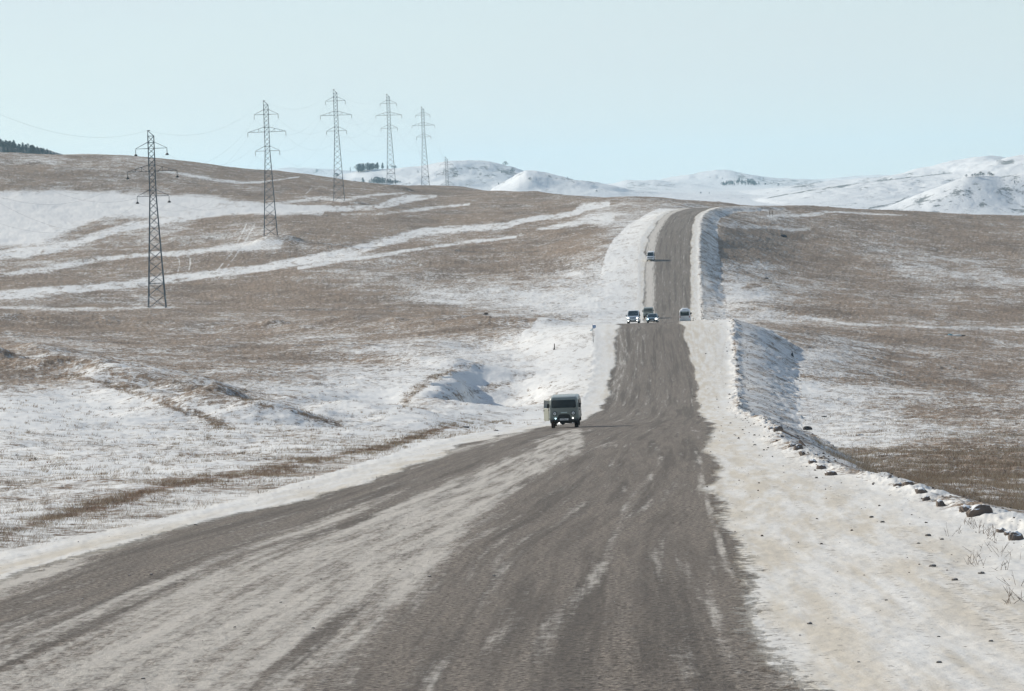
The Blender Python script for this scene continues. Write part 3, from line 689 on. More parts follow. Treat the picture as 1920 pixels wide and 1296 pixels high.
# ------------------------------------------------------------------ far hills
HILLS = [  # distance, depth half width, skyline (column,row)
 (2700, 420, [(-900, 180), (-400, 215), (-200, 240), (0, 273), (60, 281), (115, 291), (200, 312), (300, 400)]),
 (8800, 800, [(380, 335), (480, 322), (560, 315), (640, 319), (700, 323), (760, 332), (800, 350)]),
 (4700, 230, [(540, 350), (620, 334), (680, 323), (750, 315), (800, 309), (840, 302), (870, 300), (920, 304), (960, 312), (985, 320), (1010, 334), (1060, 356)]),
 (3800, 170, [(900, 372), (930, 354), (960, 337), (980, 324.5), (993, 320), (1006, 321), (1030, 326.5), (1050, 331), (1080, 336), (1150, 347), (1200, 358)]),
 (5600, 200, [(1120, 354), (1150, 345), (1190, 338), (1230, 338), (1260, 342), (1300, 345), (1340, 351), (1400, 362)]),
 (6600, 260, [(1180, 352), (1230, 339), (1300, 327), (1355, 319.5), (1400, 325), (1450, 332), (1485, 336), (1530, 338), (1580, 345), (1620, 360)]),
 (8200, 600, [(1480, 346), (1530, 338), (1600, 331), (1650, 328.5), (1680, 331), (1760, 342), (1800, 360)]),
 (4300, 500, [(1300, 388), (1380, 372), (1480, 353), (1600, 339), (1680, 330), (1750, 316), (1810, 301), (1850, 294.5), (1890, 298), (1940, 308), (2050, 325)]),
 (3500, 330, [(1400, 384), (1439, 372), (1560, 352), (1680, 337), (1790, 323), (1840, 311), (1892, 299), (1920, 293), (2000, 283), (2200, 270), (2900, 260)]),
 (2750, 95, [(1560, 404), (1640, 394), (1700, 377), (1760, 354), (1800, 338), (1850, 328), (1880, 330), (1900, 330), (1930, 327), (2000, 320), (2200, 335), (2900, 330)]),
]
hd = np.unique(np.concatenate([np.linspace(2100, 5200, 330), np.linspace(5200, 10500, 150), np.array([12000, 15000, 20000, 30000.])]))
hp = np.concatenate([np.arange(-900, -40, 20), np.arange(-40, 1960, 2.5), np.arange(1960, 2900, 20)])
ht = np.concatenate([-ext[::-1], (hp - 960) / F, ext])
def hills_z(x, d):
    px = np.clip(960 + F * x / d, -900, 2900)
    prow = np.interp(d, [2100, 2600, 3200, 4500, 6000, 9000, 12000, 30000], [446, 412, 384, 362, 350, 344, 346, 400])
    z0 = unproj(px, prow, d)[1]
    acc = np.zeros(x.shape)
    for D, w, pts in HILLS:
        p = np.array(pts, float)
        hh = unproj(p[:, 0], p[:, 1], D)[1] - unproj(p[:, 0], np.full(len(p), np.interp(D, [2100, 2600, 3200, 4500, 6000, 9000, 12000], [446, 412, 384, 362, 350, 344, 346])), D)[1]
        xs = (p[:, 0] - 960) * D / F
        pxl = x   # true lateral position so that a hill keeps its place in the world
        h = np.maximum(pchip(np.r_[xs[0] - 300, xs, xs[-1] + 300], np.r_[0 if D != 2700 else hh[0], hh, 0 if xs[-1] < 500 else hh[-1]], pxl), 0)
        Dj = D + 60 * fbm(x / 90, d * 0, 2, 101)
        k = h * np.exp(-np.abs((d - Dj) / w) ** 1.8)
        acc = acc + k ** 5
    acc = acc ** .2
    n = fbm(x / 34, d / 60, 4, 103, .55) * np.clip(acc / 10, 0, 1) * 7.5 * sstep(2100, 2350, d)
    return z0 + acc + n
Yh_ = np.repeat(hd[:, None], len(ht), 1); Xh = (ht[None, :] * hd[:, None])
Xhf, Yhf = Xh.ravel(), Yh_.ravel()
Zh = hills_z(Xhf, Yhf)
zjoin = height(Xhf, np.full(Xhf.shape, 2100.0))
k = sstep(2100, 2350, Yhf)
Zh = zjoin * (1 - k) + Zh * k
hpx, hpy = proj(Xhf, Yhf, Zh)
hs_ = np.clip(1.0 + .35 * fbm(Xhf / 160, Yhf / 420, 3, 140) * (Yhf > 2500), 0, 1)   # snow
for pts, v in (([(860,325,22),(930,325,18),(975,325,8)], .70), ([(1010,330,6),(1060,338,7),(1110,345,5)], .72), ([(1180,350,8),(1260,350,8)], .75), ([(1380,330,8),(1450,342,9),(1540,345,7)], .70), ([(1620,338,5),(1680,334,4)], .72),  # thinned snow as scrub; on the peaked hill's right slope it doubles as shade
               ([(1680,400,14),(1760,380,24),(1850,355,26),(1930,370,40),(2000,380,50)], .76), ([(780,340,8),(740,345,6)], .8), ([(560,322,4),(680,322,4)], .75), ([(-60,290,40),(0,286,24),(110,296,14)], .0), ([(1870,302,4),(1900,305,3)], .7)):  # lower cover on the far right hill: scrub specks, also painting in its shade
    stroke(hs_, hpx, hpy, pts, v, soft=.8)
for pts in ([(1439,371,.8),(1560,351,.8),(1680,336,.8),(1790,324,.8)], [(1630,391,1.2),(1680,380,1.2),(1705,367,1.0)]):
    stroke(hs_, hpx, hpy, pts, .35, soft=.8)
hm_ = bpy.data.materials.new("snowy_hillside"); hm_.use_nodes = True
T = NT(hm_); b = T.n["Principled BSDF"]
pos = T.n.new("ShaderNodeNewGeometry").outputs['Position']
n1 = T.noise(T.vmul(pos, (1, .35, 1)), .06, 9, .68)
n2h = T.noise(T.vmul(pos, (1, .5, 1)), .25, 5, .75)
a = T.math('SUBTRACT', T.math('ADD', T.math('MULTIPLY', n1, .6), T.math('MULTIPLY', n2h, .4)), T.rng(T.attr("cov"), 0, 1, .64, .385, False))
sn = T.rng(a, -.03, .05)
col = T.mix(sn, (.13, .15, .16), (.62, .65, .67))
T.l.new(col, b.inputs['Base Color']); b.inputs['Roughness'].default_value = .9
bp = T.n.new("ShaderNodeBump"); bp.inputs['Distance'].default_value = 3; bp.inputs['Strength'].default_value = .5
T.l.new(n1, bp.inputs['Height']); T.l.new(bp.outputs[0], b.inputs['Normal'])
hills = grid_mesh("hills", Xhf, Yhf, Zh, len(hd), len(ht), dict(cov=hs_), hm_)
tag(hills, "low snow covered hills along the horizon", kind="structure")

def hill_pt(px, row, D0=2300, D1=9500):
    ds = np.arange(D0, D1, 12.0)
    X, Z = unproj(px, row, 1.0)
    h = hills_z(X * ds, ds)
    s = np.nonzero(Z * ds <= h)[0]
    i = s[0] if len(s) else int(np.argmin(np.abs(ds - 4500)))
    return X * ds[i], ds[i], float(hills_z(np.array([X * ds[i]]), np.array([ds[i]]))[0])

#PART2
# ------------------------------------------------------------------ materials of things
M = dict(
 steel=mat("galvanised_steel", (.085, .11, .13), .55, .5, noise=.25),
 dark_steel=mat("dark_steel", (.06, .065, .07), .6, .5),
 glass_ins=mat("insulator_glass", (.10, .13, .13), .2, 0),
 cable=mat("aluminium_cable", (.16, .17, .18), .5, .5),
 van_grey=mat("grey_green_paint", (.21, .24, .22), .42, 0, coat=.3, noise=.08, nscale=3),
 van_cream=mat("dusty_cream_paint", (.24, .25, .20), .5, 0, coat=.2, noise=.06),
 white_paint=mat("white_paint", (.66, .68, .69), .35, 0, coat=.5, noise=.05, nscale=2),
 silver=mat("silver_blue_paint", (.50, .56, .60), .3, .3, coat=.6),
 sedan=mat("dusty_blue_paint", (.16, .24, .28), .3, .2, coat=.6),
 glass=mat("vehicle_glass", (.012, .03, .04), .06, 0, spec=.8),
 rubber=mat("tyre_rubber", (.02, .02, .02), .9),
 rubber_mud=mat("mud_tyre_rubber", (.055, .04, .035), .9),
 rim=mat("wheel_rim", (.3, .3, .3), .5, .6),
 black=mat("black_plastic", (.015, .017, .018), .6),
 bumper=mat("black_bumper", (.02, .022, .024), .5),
 lamp=mat("lamp_glass", (.75, .77, .75), .15),
 lamp_rim=mat("lamp_surround", (.03, .035, .035), .5),
 lit=mat("lit_lamp", (1, 1, 1), .3, emit=(1, .98, .92), es=4),
 lit_blue=mat("lit_xenon_lamp", (1, 1, 1), .3, emit=(.62, .88, 1), es=4),
 tail=mat("tail_lamp", (.25, .02, .02), .3),
 plate=mat("plate_white", (.72, .72, .70), .5),
 ink=mat("plate_ink", (.02, .02, .02), .6),
 emblem=mat("emblem_metal", (.50, .60, .60), .3, .5),
 seat=mat("seat_cloth", (.10, .07, .06), .9),
 sign_blue=mat("sign_blue", (.01, .12, .32), .4),
 sign_white=mat("sign_white", (.8, .82, .82), .4),
 wood=mat("weathered_wood", (.10, .08, .065), .9, noise=.3, nscale=6),
 earth=mat("frozen_earth", (.075, .058, .048), .95, noise=.4, nscale=5),
 tarp=mat("pale_tarpaulin", (.68, .68, .64), .7), tarp_blue=mat("blue_plastic", (.12, .34, .42), .5),
 bush=mat("dry_twigs", (.13, .095, .07), .95, noise=.4, nscale=4),
)

def snowcap(name, col, amount=.3):
    m = bpy.data.materials.new(name); m.use_nodes = True; T = NT(m); b = T.n["Principled BSDF"]
    g = T.n.new("ShaderNodeNewGeometry"); sp = T.n.new("ShaderNodeSeparateXYZ"); T.l.new(g.outputs['Normal'], sp.inputs[0])
    tc = T.n.new("ShaderNodeTexCoord"); n = T.noise(tc.outputs['Object'], 5, 5, .7)
    q = T.math('ADD', sp.outputs['Z'], T.math('MULTIPLY', T.math('SUBTRACT', n, .5), 1.1))
    c = T.mix(T.rng(q, 1 - amount - .1, 1 - amount + .1), T.mix(n, tuple(x * .6 for x in col), tuple(x * 1.5 for x in col)), (.78, .81, .83))
    T.l.new(c, b.inputs['Base Color']); b.inputs['Roughness'].default_value = .95
    return m
M['clod'] = snowcap("snowy_frozen_clod", (.13, .105, .088), .22)
M['stone'] = snowcap("grey_stone", (.13, .115, .10), .08)

# ------------------------------------------------------------------ pylons
HZ = [0, 2.6, 5.0, 7.3, 9.4, 11.4, 13.3, 15.1, 16.8, 18.4, 19.9, 21.3, 22.6, 23.8, 25.0, 26.3, 27.6, 28.8, 30.0, 31.1, 32.2, 33.4, 34.7]
def hw(z): return float(np.interp(z, [0, 2.6, 22.6, 34.7], [1.78, 1.62, .64, .60]))
ARMS = [(32.2, 3.15, "upper"), (27.6, 5.0, "middle"), (22.6, 3.2, "lower")]
def make_pylon(bells):
    root = empty("lattice_pylon")
    fr = MB()
    for sx in (-1, 1):
        for sy in (-1, 1):
            for z0, z1 in ((0, 2.6), (2.6, 22.6), (22.6, 34.7)):
                fr.bar((sx * hw(z0), sy * hw(z0), z0), (sx * hw(z1), sy * hw(z1), z1), .09 if z0 > 20 else .115)
    for i, (z0, z1) in enumerate(zip(HZ[:-1], HZ[1:])):
        a, c = hw(z0), hw(z1); w = .04
        for s in (-1, 1):
            fr.bar((-a, s * a, z0), (c, s * c, z1), w, 3); fr.bar((a, s * a, z0), (-c, s * c, z1), w, 3)
            fr.bar((s * a, -a, z0), (s * c, c, z1), w, 3); fr.bar((s * a, a, z0), (s * c, -c, z1), w, 3)
        if i in (1, 12, 16, 20, 22) or z1 == 34.7:
            for s in (-1, 1):
                fr.bar((-c, s * c, z1), (c, s * c, z1), .06, 3); fr.bar((s * c, -c, z1), (s * c, c, z1), .06, 3)
    fr.build("tower_frame", M['steel'], root)
    pk = MB()
    q = hw(34.7)
    for sy in (-1, 1):
        pk.bar((-q, sy * q, 34.7), (-q + .02, 0, 35.8), .07); pk.bar((q, sy * q, 34.7), (-q + .02, 0, 35.8), .07)
    pk.bar((-q - .12, 0, 35.8), (-q + .5, 0, 35.84), .10)
    pk.build("peak_bracket", M['dark_steel'], root)
    for z, L_, nm in ARMS:
        a = MB(); c = hw(z); top = z + 1.3; ct = hw(top)
        for s in (-1, 1):
            for sy in (-1, 1):
                a.bar((s * c, sy * c, z), (s * L_, 0, z), .06); a.bar((s * ct, sy * ct, top), (s * L_, 0, z + .04), .05)
            if nm == "middle":
                for t in (.35, .62):
                    x = c + (L_ - c) * t; yy = c * (1 - t)
                    for sy in (-1, 1):
                        a.bar((s * x, sy * yy, z), (s * x, sy * yy, z + 1.3 * (1 - t)), .035, 3)
                        a.bar((s * (x - 1.0 if t < .5 else x), sy * yy, z), (s * (x + (0 if t < .5 else 1.0)), sy * yy * .8, z + 1.3 * (1 - t) * (1 if t < .5 else .5)), .03, 3)
            for t in (.3, .6):
                x = c + (L_ - c) * t; a.bar((s * x, -c * (1 - t), z), (s * x, c * (1 - t), z), .035, 3)
        a.bar((-c, -c, z), (c, c, z), .05); a.bar((c, -c, z), (-c, c, z), .05)
        a.build("cross_arm", M['dark_steel'], root)
        for s in (-1, 1):
            m = MB(); n = 9
            for k in range(n):
                zz = z - .12 - k * .115
                m.loft([[(s * L_ + math.cos(t) * r, math.sin(t) * r, zz - dz) for t in [2 * math.pi * j / 8 for j in range(8)]] for r, dz in ((.03, 0), (.12, .05), (.03, .10))])
            io = m.build("insulator", M['glass_ins'], root)
            if bells:
                w = MB()
                ring = lambda r, zz: [(s * L_ + math.cos(t) * r, math.sin(t) * r, zz) for t in [2 * math.pi * j / 12 for j in range(12)]]
                w.loft([ring(.05, z - 1.02), ring(.22, z - 1.10), ring(.33, z - 1.27), ring(.35, z - 1.42), ring(.16, z - 1.46), ring(.13, z - 1.40)])
                w.build("dark_bell", M['black'], io)
    return root
pyl_nb = make_pylon(True); pyl = make_pylon(False)
plab = ["nearest and largest grey lattice pylon with dark bells on its insulators, at the left",
        "second grey lattice pylon from the left, standing on a snowy mound",
        "third grey lattice pylon, the tallest against the sky, left of the small grove",
        "fourth grey lattice pylon standing in front of the small blue grove",
        "fifth grey lattice pylon on the brown skyline right of the grove",
        "smallest and farthest grey lattice pylon, its foot sunk behind the brown ridge"]
P0 = (PYLXY[0][0] - 8.5, 548.0)
tops = []
for i, ((x, y), lab) in enumerate(zip([P0] + PYLXY, [None] + plab)):
    src = pyl_nb if i == 1 else pyl
    o = src if i in (1, 2) else copy_tree(src)
    z = float(height(np.array([x]), np.array([y]), False)[0]) - .1
    if i == 6: z = unproj(842, 434, 1850)[1]
    o.location = (x, y, z); o.rotation_euler = (0, 0, math.radians(2.0))
    tag(o, lab or "grey lattice pylon beyond the left edge of the photo, nearer than all the others", "pylon", "pylons of the power line")
    tops.append((x, y, z))
# conductors, one object each
ordn = ["off-frame", "nearest", "second", "third", "fourth", "fifth", "farthest"]
for i in range(6):
    a, b_ = Vector(tops[i]), Vector(tops[i + 1])
    for z, L_, nm in ARMS + [(35.84, .6, "earth")]:
        for s in ((-1, 1) if nm != "earth" else (-1,)):
            hz = z - (1.25 if nm != "earth" else 0)
            p0 = a + Vector((s * L_, 0, hz)); p1 = b_ + Vector((s * L_, 0, hz))
            m = MB(); n = 26; prev = None
            sag = 6.5 if nm != "earth" else 4.0
            for k in range(n + 1):
                t = k / n; p = p0.lerp(p1, t); p.z -= sag * 4 * t * (1 - t)
                if prev is not None: m.bar(prev, p, .012, 3)
                prev = p
            o = m.build("overhead_cable", M['cable'])
            side = "left" if s < 0 else "right"
            tag(o, (f"cable on the {side} end of the {nm} arms between {ordn[i]} and {ordn[i+1]} pylon" if nm != "earth" else
                    f"topmost thin earth cable between the {ordn[i]} and {ordn[i+1]} pylons"), "cable", "cables of the power line")

# ------------------------------------------------------------------ vehicles (front looks towards -Y)
def rrect(w, z0, z1, r, y, tumble=0.0, n=4, belt=None):
    """rounded cross-section; tumble pulls the roof corners inwards"""
    pts = []
    cs = [(w - r, z0 + r * .6, -90), (w - r, z1 - r, 0), (-w + r, z1 - r, 90), (-w + r, z0 + r * .6, 180)]
    for cx, cz, a0 in cs:
        for k in range(n + 1):
            a = math.radians(a0 + 90 * k / n)
            pts.append([cx + math.cos(a) * r, cz + math.sin(a) * (r if cz > (z0 + z1) / 2 else r * .6)])
    out = []
    for x, z in pts:
        b0 = belt if belt else z0 + (z1 - z0) * .5
        if z > b0: x *= 1 - tumble * (z - b0) / (z1 - b0 + 1e-6)
        out.append((x, y, z))
    return out

def wheel(parent, x, y, r, w, rubber, name="wheel"):
    e = empty(name, (x, y, r)); e.parent = parent
    t = MB()
    prof = [(w / 2 * .6, r * .62), (w / 2, r * .72), (w / 2, r * .93), (w / 2 * .8, r), (-w / 2 * .8, r), (-w / 2, r * .93), (-w / 2, r * .72), (-w / 2 * .6, r * .62)]
    rings = []
    for k in range(20):
        a = 2 * math.pi * k / 20
        rings.append([(px, math.cos(a) * pr, math.sin(a) * pr) for px, pr in prof])
    rings.append(rings[0]); t.loft(rings, False); t.build("tyre", rubber, e, True)
    q = MB()
    for s in (-1, 1):
        q.loft([[(s * w * .3, math.cos(a) * r * .64, math.sin(a) * r * .64) for a in [2 * math.pi * j / 16 for j in range(16)]],
                [(s * w * .22, math.cos(a) * r * .3, math.sin(a) * r * .3) for a in [2 * math.pi * j / 16 for j in range(16)]],
                [(s * w * .36, math.cos(a) * r * .15, math.sin(a) * r * .15) for a in [2 * math.pi * j / 16 for j in range(16)]]])
    q.build("rim", M['rim'], e, True)
    return e

def quad(parent, name, pts, m, th=.012):
    """thin slab: outline pts, thickened along its normal"""
    P = [Vector(p) for p in pts]; n = (P[1] - P[0]).cross(P[2] - P[0]).normalized() * th
    q = MB(); k = len(P)
    q.add([p + n for p in P] + [p - n for p in P], [tuple(range(k)), tuple(range(2 * k - 1, k - 1, -1))] + [(j, k + j, k + (j + 1) % k, (j + 1) % k) for j in range(k)])
    return q.build(name, m, parent)

def disc(parent, name, c, r, th, m, n=16, axis='y'):
    q = MB()
    f = (lambda a, y, rr: (c[0] + math.cos(a) * rr, c[1] + y, c[2] + math.sin(a) * rr))
    A = [2 * math.pi * j / n for j in range(n)]
    q.loft([[f(a, 0, r) for a in A], [f(a, -th, r * .96) for a in A], [f(a, -th * 1.5, r * .6) for a in A]])
    return q.build(name, m, parent, False)

def mirror_part(parent, s, x, y, z, h=.12, w=.08):
    q = MB(); q.box((s * (x + w), y, z), (w, .05, h)); q.bar((s * (x - .06), y + .05, z - h * .6), (s * (x + w), y, z - h * .3), .02)
    return q.build("mirror", M['black'], parent, bevel=.015)

def rounded(pts, r=.05, n=3):
    """round the corners of a planar outline"""
    out = []; k = len(pts)
    for i in range(k):
        p0, p1, p2 = Vector(pts[i - 1]), Vector(pts[i]), Vector(pts[(i + 1) % k])
        a = p1 + (p0 - p1).normalized() * r; b_ = p1 + (p2 - p1).normalized() * r
        for j in range(n + 1):
            t = j / n; out.append(((a * (1 - t) + p1 * t) * (1 - t) + (p1 * (1 - t) + b_ * t) * t))
    return out

def text_part(parent, s, loc, size, m, rot=(math.pi / 2, 0, 0)):
    cu = bpy.data.curves.new("lettering", 'FONT'); cu.body = s; cu.size = size; cu.extrude = .004
    cu.align_x = 'CENTER'; cu.align_y = 'CENTER'
    o = bpy.data.objects.new("lettering", cu); scene.collection.objects.link(o)
    o.location = loc; o.rotation_euler = rot; o.parent = parent
    bpy.context.view_layer.update()
    me = bpy.data.meshes.new_from_object(o.evaluated_get(bpy.context.evaluated_depsgraph_get()))
    me.materials.clear(); me.materials.append(m)
    o2 = bpy.data.objects.new("lettering", me); scene.collection.objects.link(o2)
    o2.location = loc; o2.rotation_euler = rot; o2.parent = parent
    bpy.data.objects.remove(o)
    return o2

def make_bread_van(detail=True, paint=None):
    paint = paint or M['van_grey']
    root = empty("delivery_van")
    W, H = .97, 2.03
    st = [(-2.20, .86, .60, 1.83, .16), (-2.17, .90, .56, 1.90, .17), (-2.08, .94, .52, 1.96, .18), (-1.8, .97, .50, 2.0, .2), (-.6, .97, .50, 2.03, .2), (1.2, .97, .50, 2.03, .2), (1.9, .97, .5, 2.0, .2), (2.12, .92, .54, 1.93, .18), (2.18, .86, .60, 1.85, .16)]
    b = MB(); b.loft([rrect(w, z0, z1, r, y, .10, 5, 1.25) for y, w, z0, z1, r in st])
    body = b.build("body", paint, root, True)
    # crease under the windscreen
    g = MB(); g.bar((-.84, -2.20, 1.245), (.84, -2.20, 1.245), .018); g.build("waist_crease", paint, root)
    y = -2.212
    quad(root, "windscreen", rounded([(-.79, y, 1.30), (.79, y, 1.30), (.75, y, 1.80), (-.75, y, 1.80)], .09), M['glass'], .014)
    gk = MB(); gk.bar((0, y - .01, 1.30), (0, y - .01, 1.80), .012); gk.build("windscreen_divider", M['black'], root) if not detail else None
    for s in (-1, 1):
        disc(root, "headlamp_ring", (s * .585, -2.20, .945), .150, .035, M['lamp_rim'])
        h = disc(root, "headlamp", (s * .585, -2.25, .945), .098, .02, M['lamp'])
        disc(h, "bulb", (s * .585, -2.282, .945), .035, .008, M['dark_steel'])
        for j, (yy, l_) in enumerate(((-1.35, .62), (-.35, .7), (.65, .7), (1.55, .6))):
            xx = s * .945
            quad(root, "side_window", rounded([(xx, yy - l_ / 2, 1.32), (xx, yy + l_ / 2, 1.32), (xx * .955, yy + l_ / 2, 1.76), (xx * .955, yy - l_ / 2, 1.76)], .06), M['glass'], .03)
        mirror_part(root, s, .93, -2.0, 1.43, .14, .075)
        [MB().box((s * .97, -1.80, zq), (.025, .04, .035)).build("door_hinge", M['black'], root) for zq in (.62, 1.17)]
    quad(root, "grille_opening", rounded([(-.45, y, .60), (.45, y, .60), (.34, y, .87), (.20, y, .895), (-.20, y, .895), (-.34, y, .87)], .03, 2), M['black'], .012)
    gl = MB()
    for k in range(4): gl.bar((-.36 + .02 * k, y - .02, .66 + .055 * k), (.36 - .02 * k, y - .02, .66 + .055 * k), .008)
    gl.build("grille_bars", M['dark_steel'], root)
    eb = MB(); eb.box((0, -2.215, 1.0), (.20, .012, .032)); e_ = eb.build("emblem", M['emblem'], root, bevel=.006)
    for s, mm in ((-1, M['lit_blue']), (1, M['lit'])):
        disc(root, "fog_lamp", (s * .545, -2.225, .635), .036, .03, mm)
    bp_ = MB(); bp_.box((0, -2.26, .515), (.90, .07, .06)); bp_.build("bumper", M['bumper'], root, bevel=.025)
    pl = MB(); pl.box((0, -2.345, .575), (.27, .008, .06)); p_ = pl.build("number_plate", M['plate'], root, bevel=.004)
    text_part(p_, "E157KX", (-.03, -2.356, .575), .115, M['ink'])
    for yy in (-1.35, 1.2):
        ax = MB(); ax.bar((-.8, yy, .36), (.8, yy, .36), .055, 8)
        ax.loft([[(.22 + math.cos(a) * r - .35, yy + dy, .36 + math.sin(a) * r) for a in [2 * math.pi * j / 10 for j in range(10)]] for r, dy in ((.05, -.16), (.16, -.08), (.17, .05), (.05, .12))])
        ax.build("axle", M['black'], root)
    ch = MB(); ch.box((0, 0, .47), (.55, 2.0, .055)); ch.box((.1, -1.0, .40), (.25, .5, .09)); ch.bar((-.7, -1.9, .36), (.7, -1.9, .30), .025)
    ch.build("chassis", M['black'], root)
    disc(root, "low_lamp", (-.33, -2.05, .345), .032, .03, M['lit']); disc(root, "towing_eye", (.53, -2.1, .33), .045, .02, M['lamp'])
    for sx in (-1, 1):
        for yy in (-1.35, 1.2): wheel(root, sx * .74, yy, .385, .235, M['rubber_mud'] if sx < 0 else M['rubber'])
        for yy in (-1.35, 1.2):
            fl = MB(); fl.box((sx * .80, yy + .44, .42), (.14, .015, .14)); fl.build("mud_flap", M['black'], root)
    # cab door standing open on the van's right hand side
    dr = empty("open_door", (-.965, -1.78, 0), (0, 0, math.radians(24))); dr.parent = root
    d = MB(); d.box((-.0, .44, .87), (.022, .43, .40)); 
    for yy in (.03, .85): d.bar((0, yy, 1.25), (0.03, yy, 1.78), .028)
    d.bar((0.03, .03, 1.78), (0.03, .85, 1.78), .03)
    d.build("door_leaf", M['van_cream'], dr, bevel=.015)
    quad(dr, "door_window", [(0, .06, 1.28), (0, .82, 1.28), (.03, .82, 1.76), (.03, .06, 1.76)], M['glass'], .004)
    hh = MB(); hh.box((-.035, .76, 1.12), (.015, .06, .018)); hh.build("handle", M['black'], dr)
    return root

def place(root, px, row, yaw, dhint=None, dz=0.0, d=None):
    if d is None: x, d, z = ground_pt(px, row)
    else: x = unproj(px, row, d)[0]
    # rest the wheels on the ground: level and slope from points under the axles
    f = np.array([math.sin(yaw), -math.cos(yaw)])
    zf = float(height(np.array([x + f[0] * 1.35]), np.array([d + f[1] * 1.35]), False)[0]); zb = float(height(np.array([x - f[0] * 1.35]), np.array([d - f[1] * 1.35]), False)[0])
    zl = float(height(np.array([x - .7]), np.array([d]), False)[0]); zr = float(height(np.array([x + .7]), np.array([d]), False)[0])
    root.location = (x, d, (zf + zb) / 2 + dz)
    pitch = math.atan2(zb - zf, 2.7)
    root.rotation_mode = 'XYZ'
    root.rotation_euler = (pitch if abs(yaw) < 1.6 else -pitch, 0, yaw)
    return x, d

def make_car(kind, paint, st, screen, sides, wheels, lamps, mirrors, plate=True, rear=None, grille=None, name="car"):
    root = empty(name)
    b = MB(); b.loft([rrect(w, z0, z1, r, y, tb, 4, 1.0 if z1 > 1.25 else z0 + .3) for y, w, z0, z1, r, tb in st]); b.build("body", paint, root, True)
    quad(root, "windscreen", rounded(screen, .08), M['glass'], .014)
    for s in (-1, 1):
        for pts in sides:
            quad(root, "side_window", [(s * x, y, z) for x, y, z in pts], M['glass'], .03)
    for sx in (-1, 1):
        for yy, r in wheels: wheel(root, sx * (abs(st[3][1]) - .14), yy, r, .2, M['rubber'])
    for n_, s, x, y, z, r, mm in lamps:
        q = MB(); q.loft([[(s * x + math.cos(a) * r * 1.35, y + dy, z + math.sin(a) * r) for a in [2 * math.pi * j / 12 for j in range(12)]] for dy in (.05, -.03)]); q.build(n_, mm, root)
    for s in (-1, 1): mirror_part(root, s, *mirrors)
    if grille:
        for g in grille: q = MB(); q.box(g[0], g[1]); q.build(g[2], M[g[3]], root, bevel=.01)
    return root

# the grey van with its open door, nearest
van = make_bread_van()
vx, vd = place(van, 1061, 798, math.radians(-3.0), d=245)
van.rotation_euler = (math.radians(-.3), 0, math.radians(-3.0))
zz = float(np.max(height(np.array([vx - .74, vx + .74, vx - .74, vx + .74]), np.array([vd - 1.35, vd - 1.35, vd + 1.2, vd + 1.2]), True)))
van.location = (vx, vd, zz - .01)
tag(van, "grey boxy van with cab door open and fog lamps lit, nearest vehicle of all", "van")

# second grey van of the same kind, beyond the crest (door closed)
van2 = copy_tree(van)
for ch in list(van2.children):
    if ch.name.startswith("open_door"):
        for c_ in list(ch.children): bpy.data.objects.remove(c_)
        bpy.data.objects.remove(ch)
    elif ch.name.startswith(("low_lamp", "fog_lamp")):
        for s_ in ch.material_slots: s_.link = 'OBJECT'; s_.material = M['lamp']
tag(van2, "small grey boxy van half hidden behind the dark car beyond the crest", "van")
place(van2, 1216, 599.5, math.radians(-3), d=715)

def minivan_st(L_=4.6, W=.86, H=1.85, slope=.9):
    h = L_ / 2
    return [(-h, W * .80, .32, .78, .10, 0), (-h + .08, W * .92, .26, .90, .12, 0), (-h + .35, W, .24, 1.02, .14, .03), (-h + .75, W, .24, 1.12, .14, .05), (-h + .80 + slope, W, .24, H - .06, .18, .17),
            (-h + 1.3 + slope, W, .24, H, .18, .17), (h - .6, W, .24, H, .18, .17), (h - .15, W * .97, .26, H - .08, .17, .16), (h, W * .90, .34, 1.1, .14, .05)]
def mv_screen(L_=4.6, W=.86, H=1.85, slope=.9, up=.02):
    h = L_ / 2; y0, z0, y1, z1 = -h + .72, 1.12, -h + .80 + slope - .03, H - .10
    n = Vector((0, -(z1 - z0), (y1 - y0))).normalized() * .03
    return [(-W * .86, y0 + n.y, z0 + n.z), (W * .86, y0 + n.y, z0 + n.z), (W * .76, y1 + n.y, z1 + n.z), (-W * .76, y1 + n.y, z1 + n.z)]
side_w = lambda L_, W, H, slope: [[(W * .97, -L_/2 + 1.05 + slope * .3, 1.14), (W * .97, L_/2 - .5, 1.14), (W * .87, L_/2 - .6, H - .2), (W * .87, -L_/2 + 1.1 + slope, H - .2)]]

mv = make_car("minivan", M['silver'], minivan_st(), mv_screen(), side_w(4.6, .86, 1.85, .9), [(-1.45, .33), (1.35, .33)],
    [("headlamp", -1, .62, -2.27, .80, .085, M['lit']), ("headlamp", 1, .62, -2.27, .80, .085, M['lit']), ("fog_lamp", -1, .62, -2.30, .42, .06, M['lit']), ("fog_lamp", 1, .62, -2.30, .42, .06, M['lit'])],
    (.86, -1.35, 1.14, .09, .08), grille=[((0, -2.29, .78), (.40, .02, .035), "grille", "black"), ((0, -2.31, .48), (.44, .02, .075), "lower_grille", "black"), ((0, -2.335, .50), (.26, .01, .055), "number_plate", "plate"), ((0, -2.30, .30), (.7, .03, .04), "bumper_lip", "dark_steel")], name="minivan")
place(mv, 1188.5, 607.5, math.radians(-5), d=536)
tag(mv, "silver white minivan with headlamps lit, leftmost vehicle coming over the crest", "minivan")

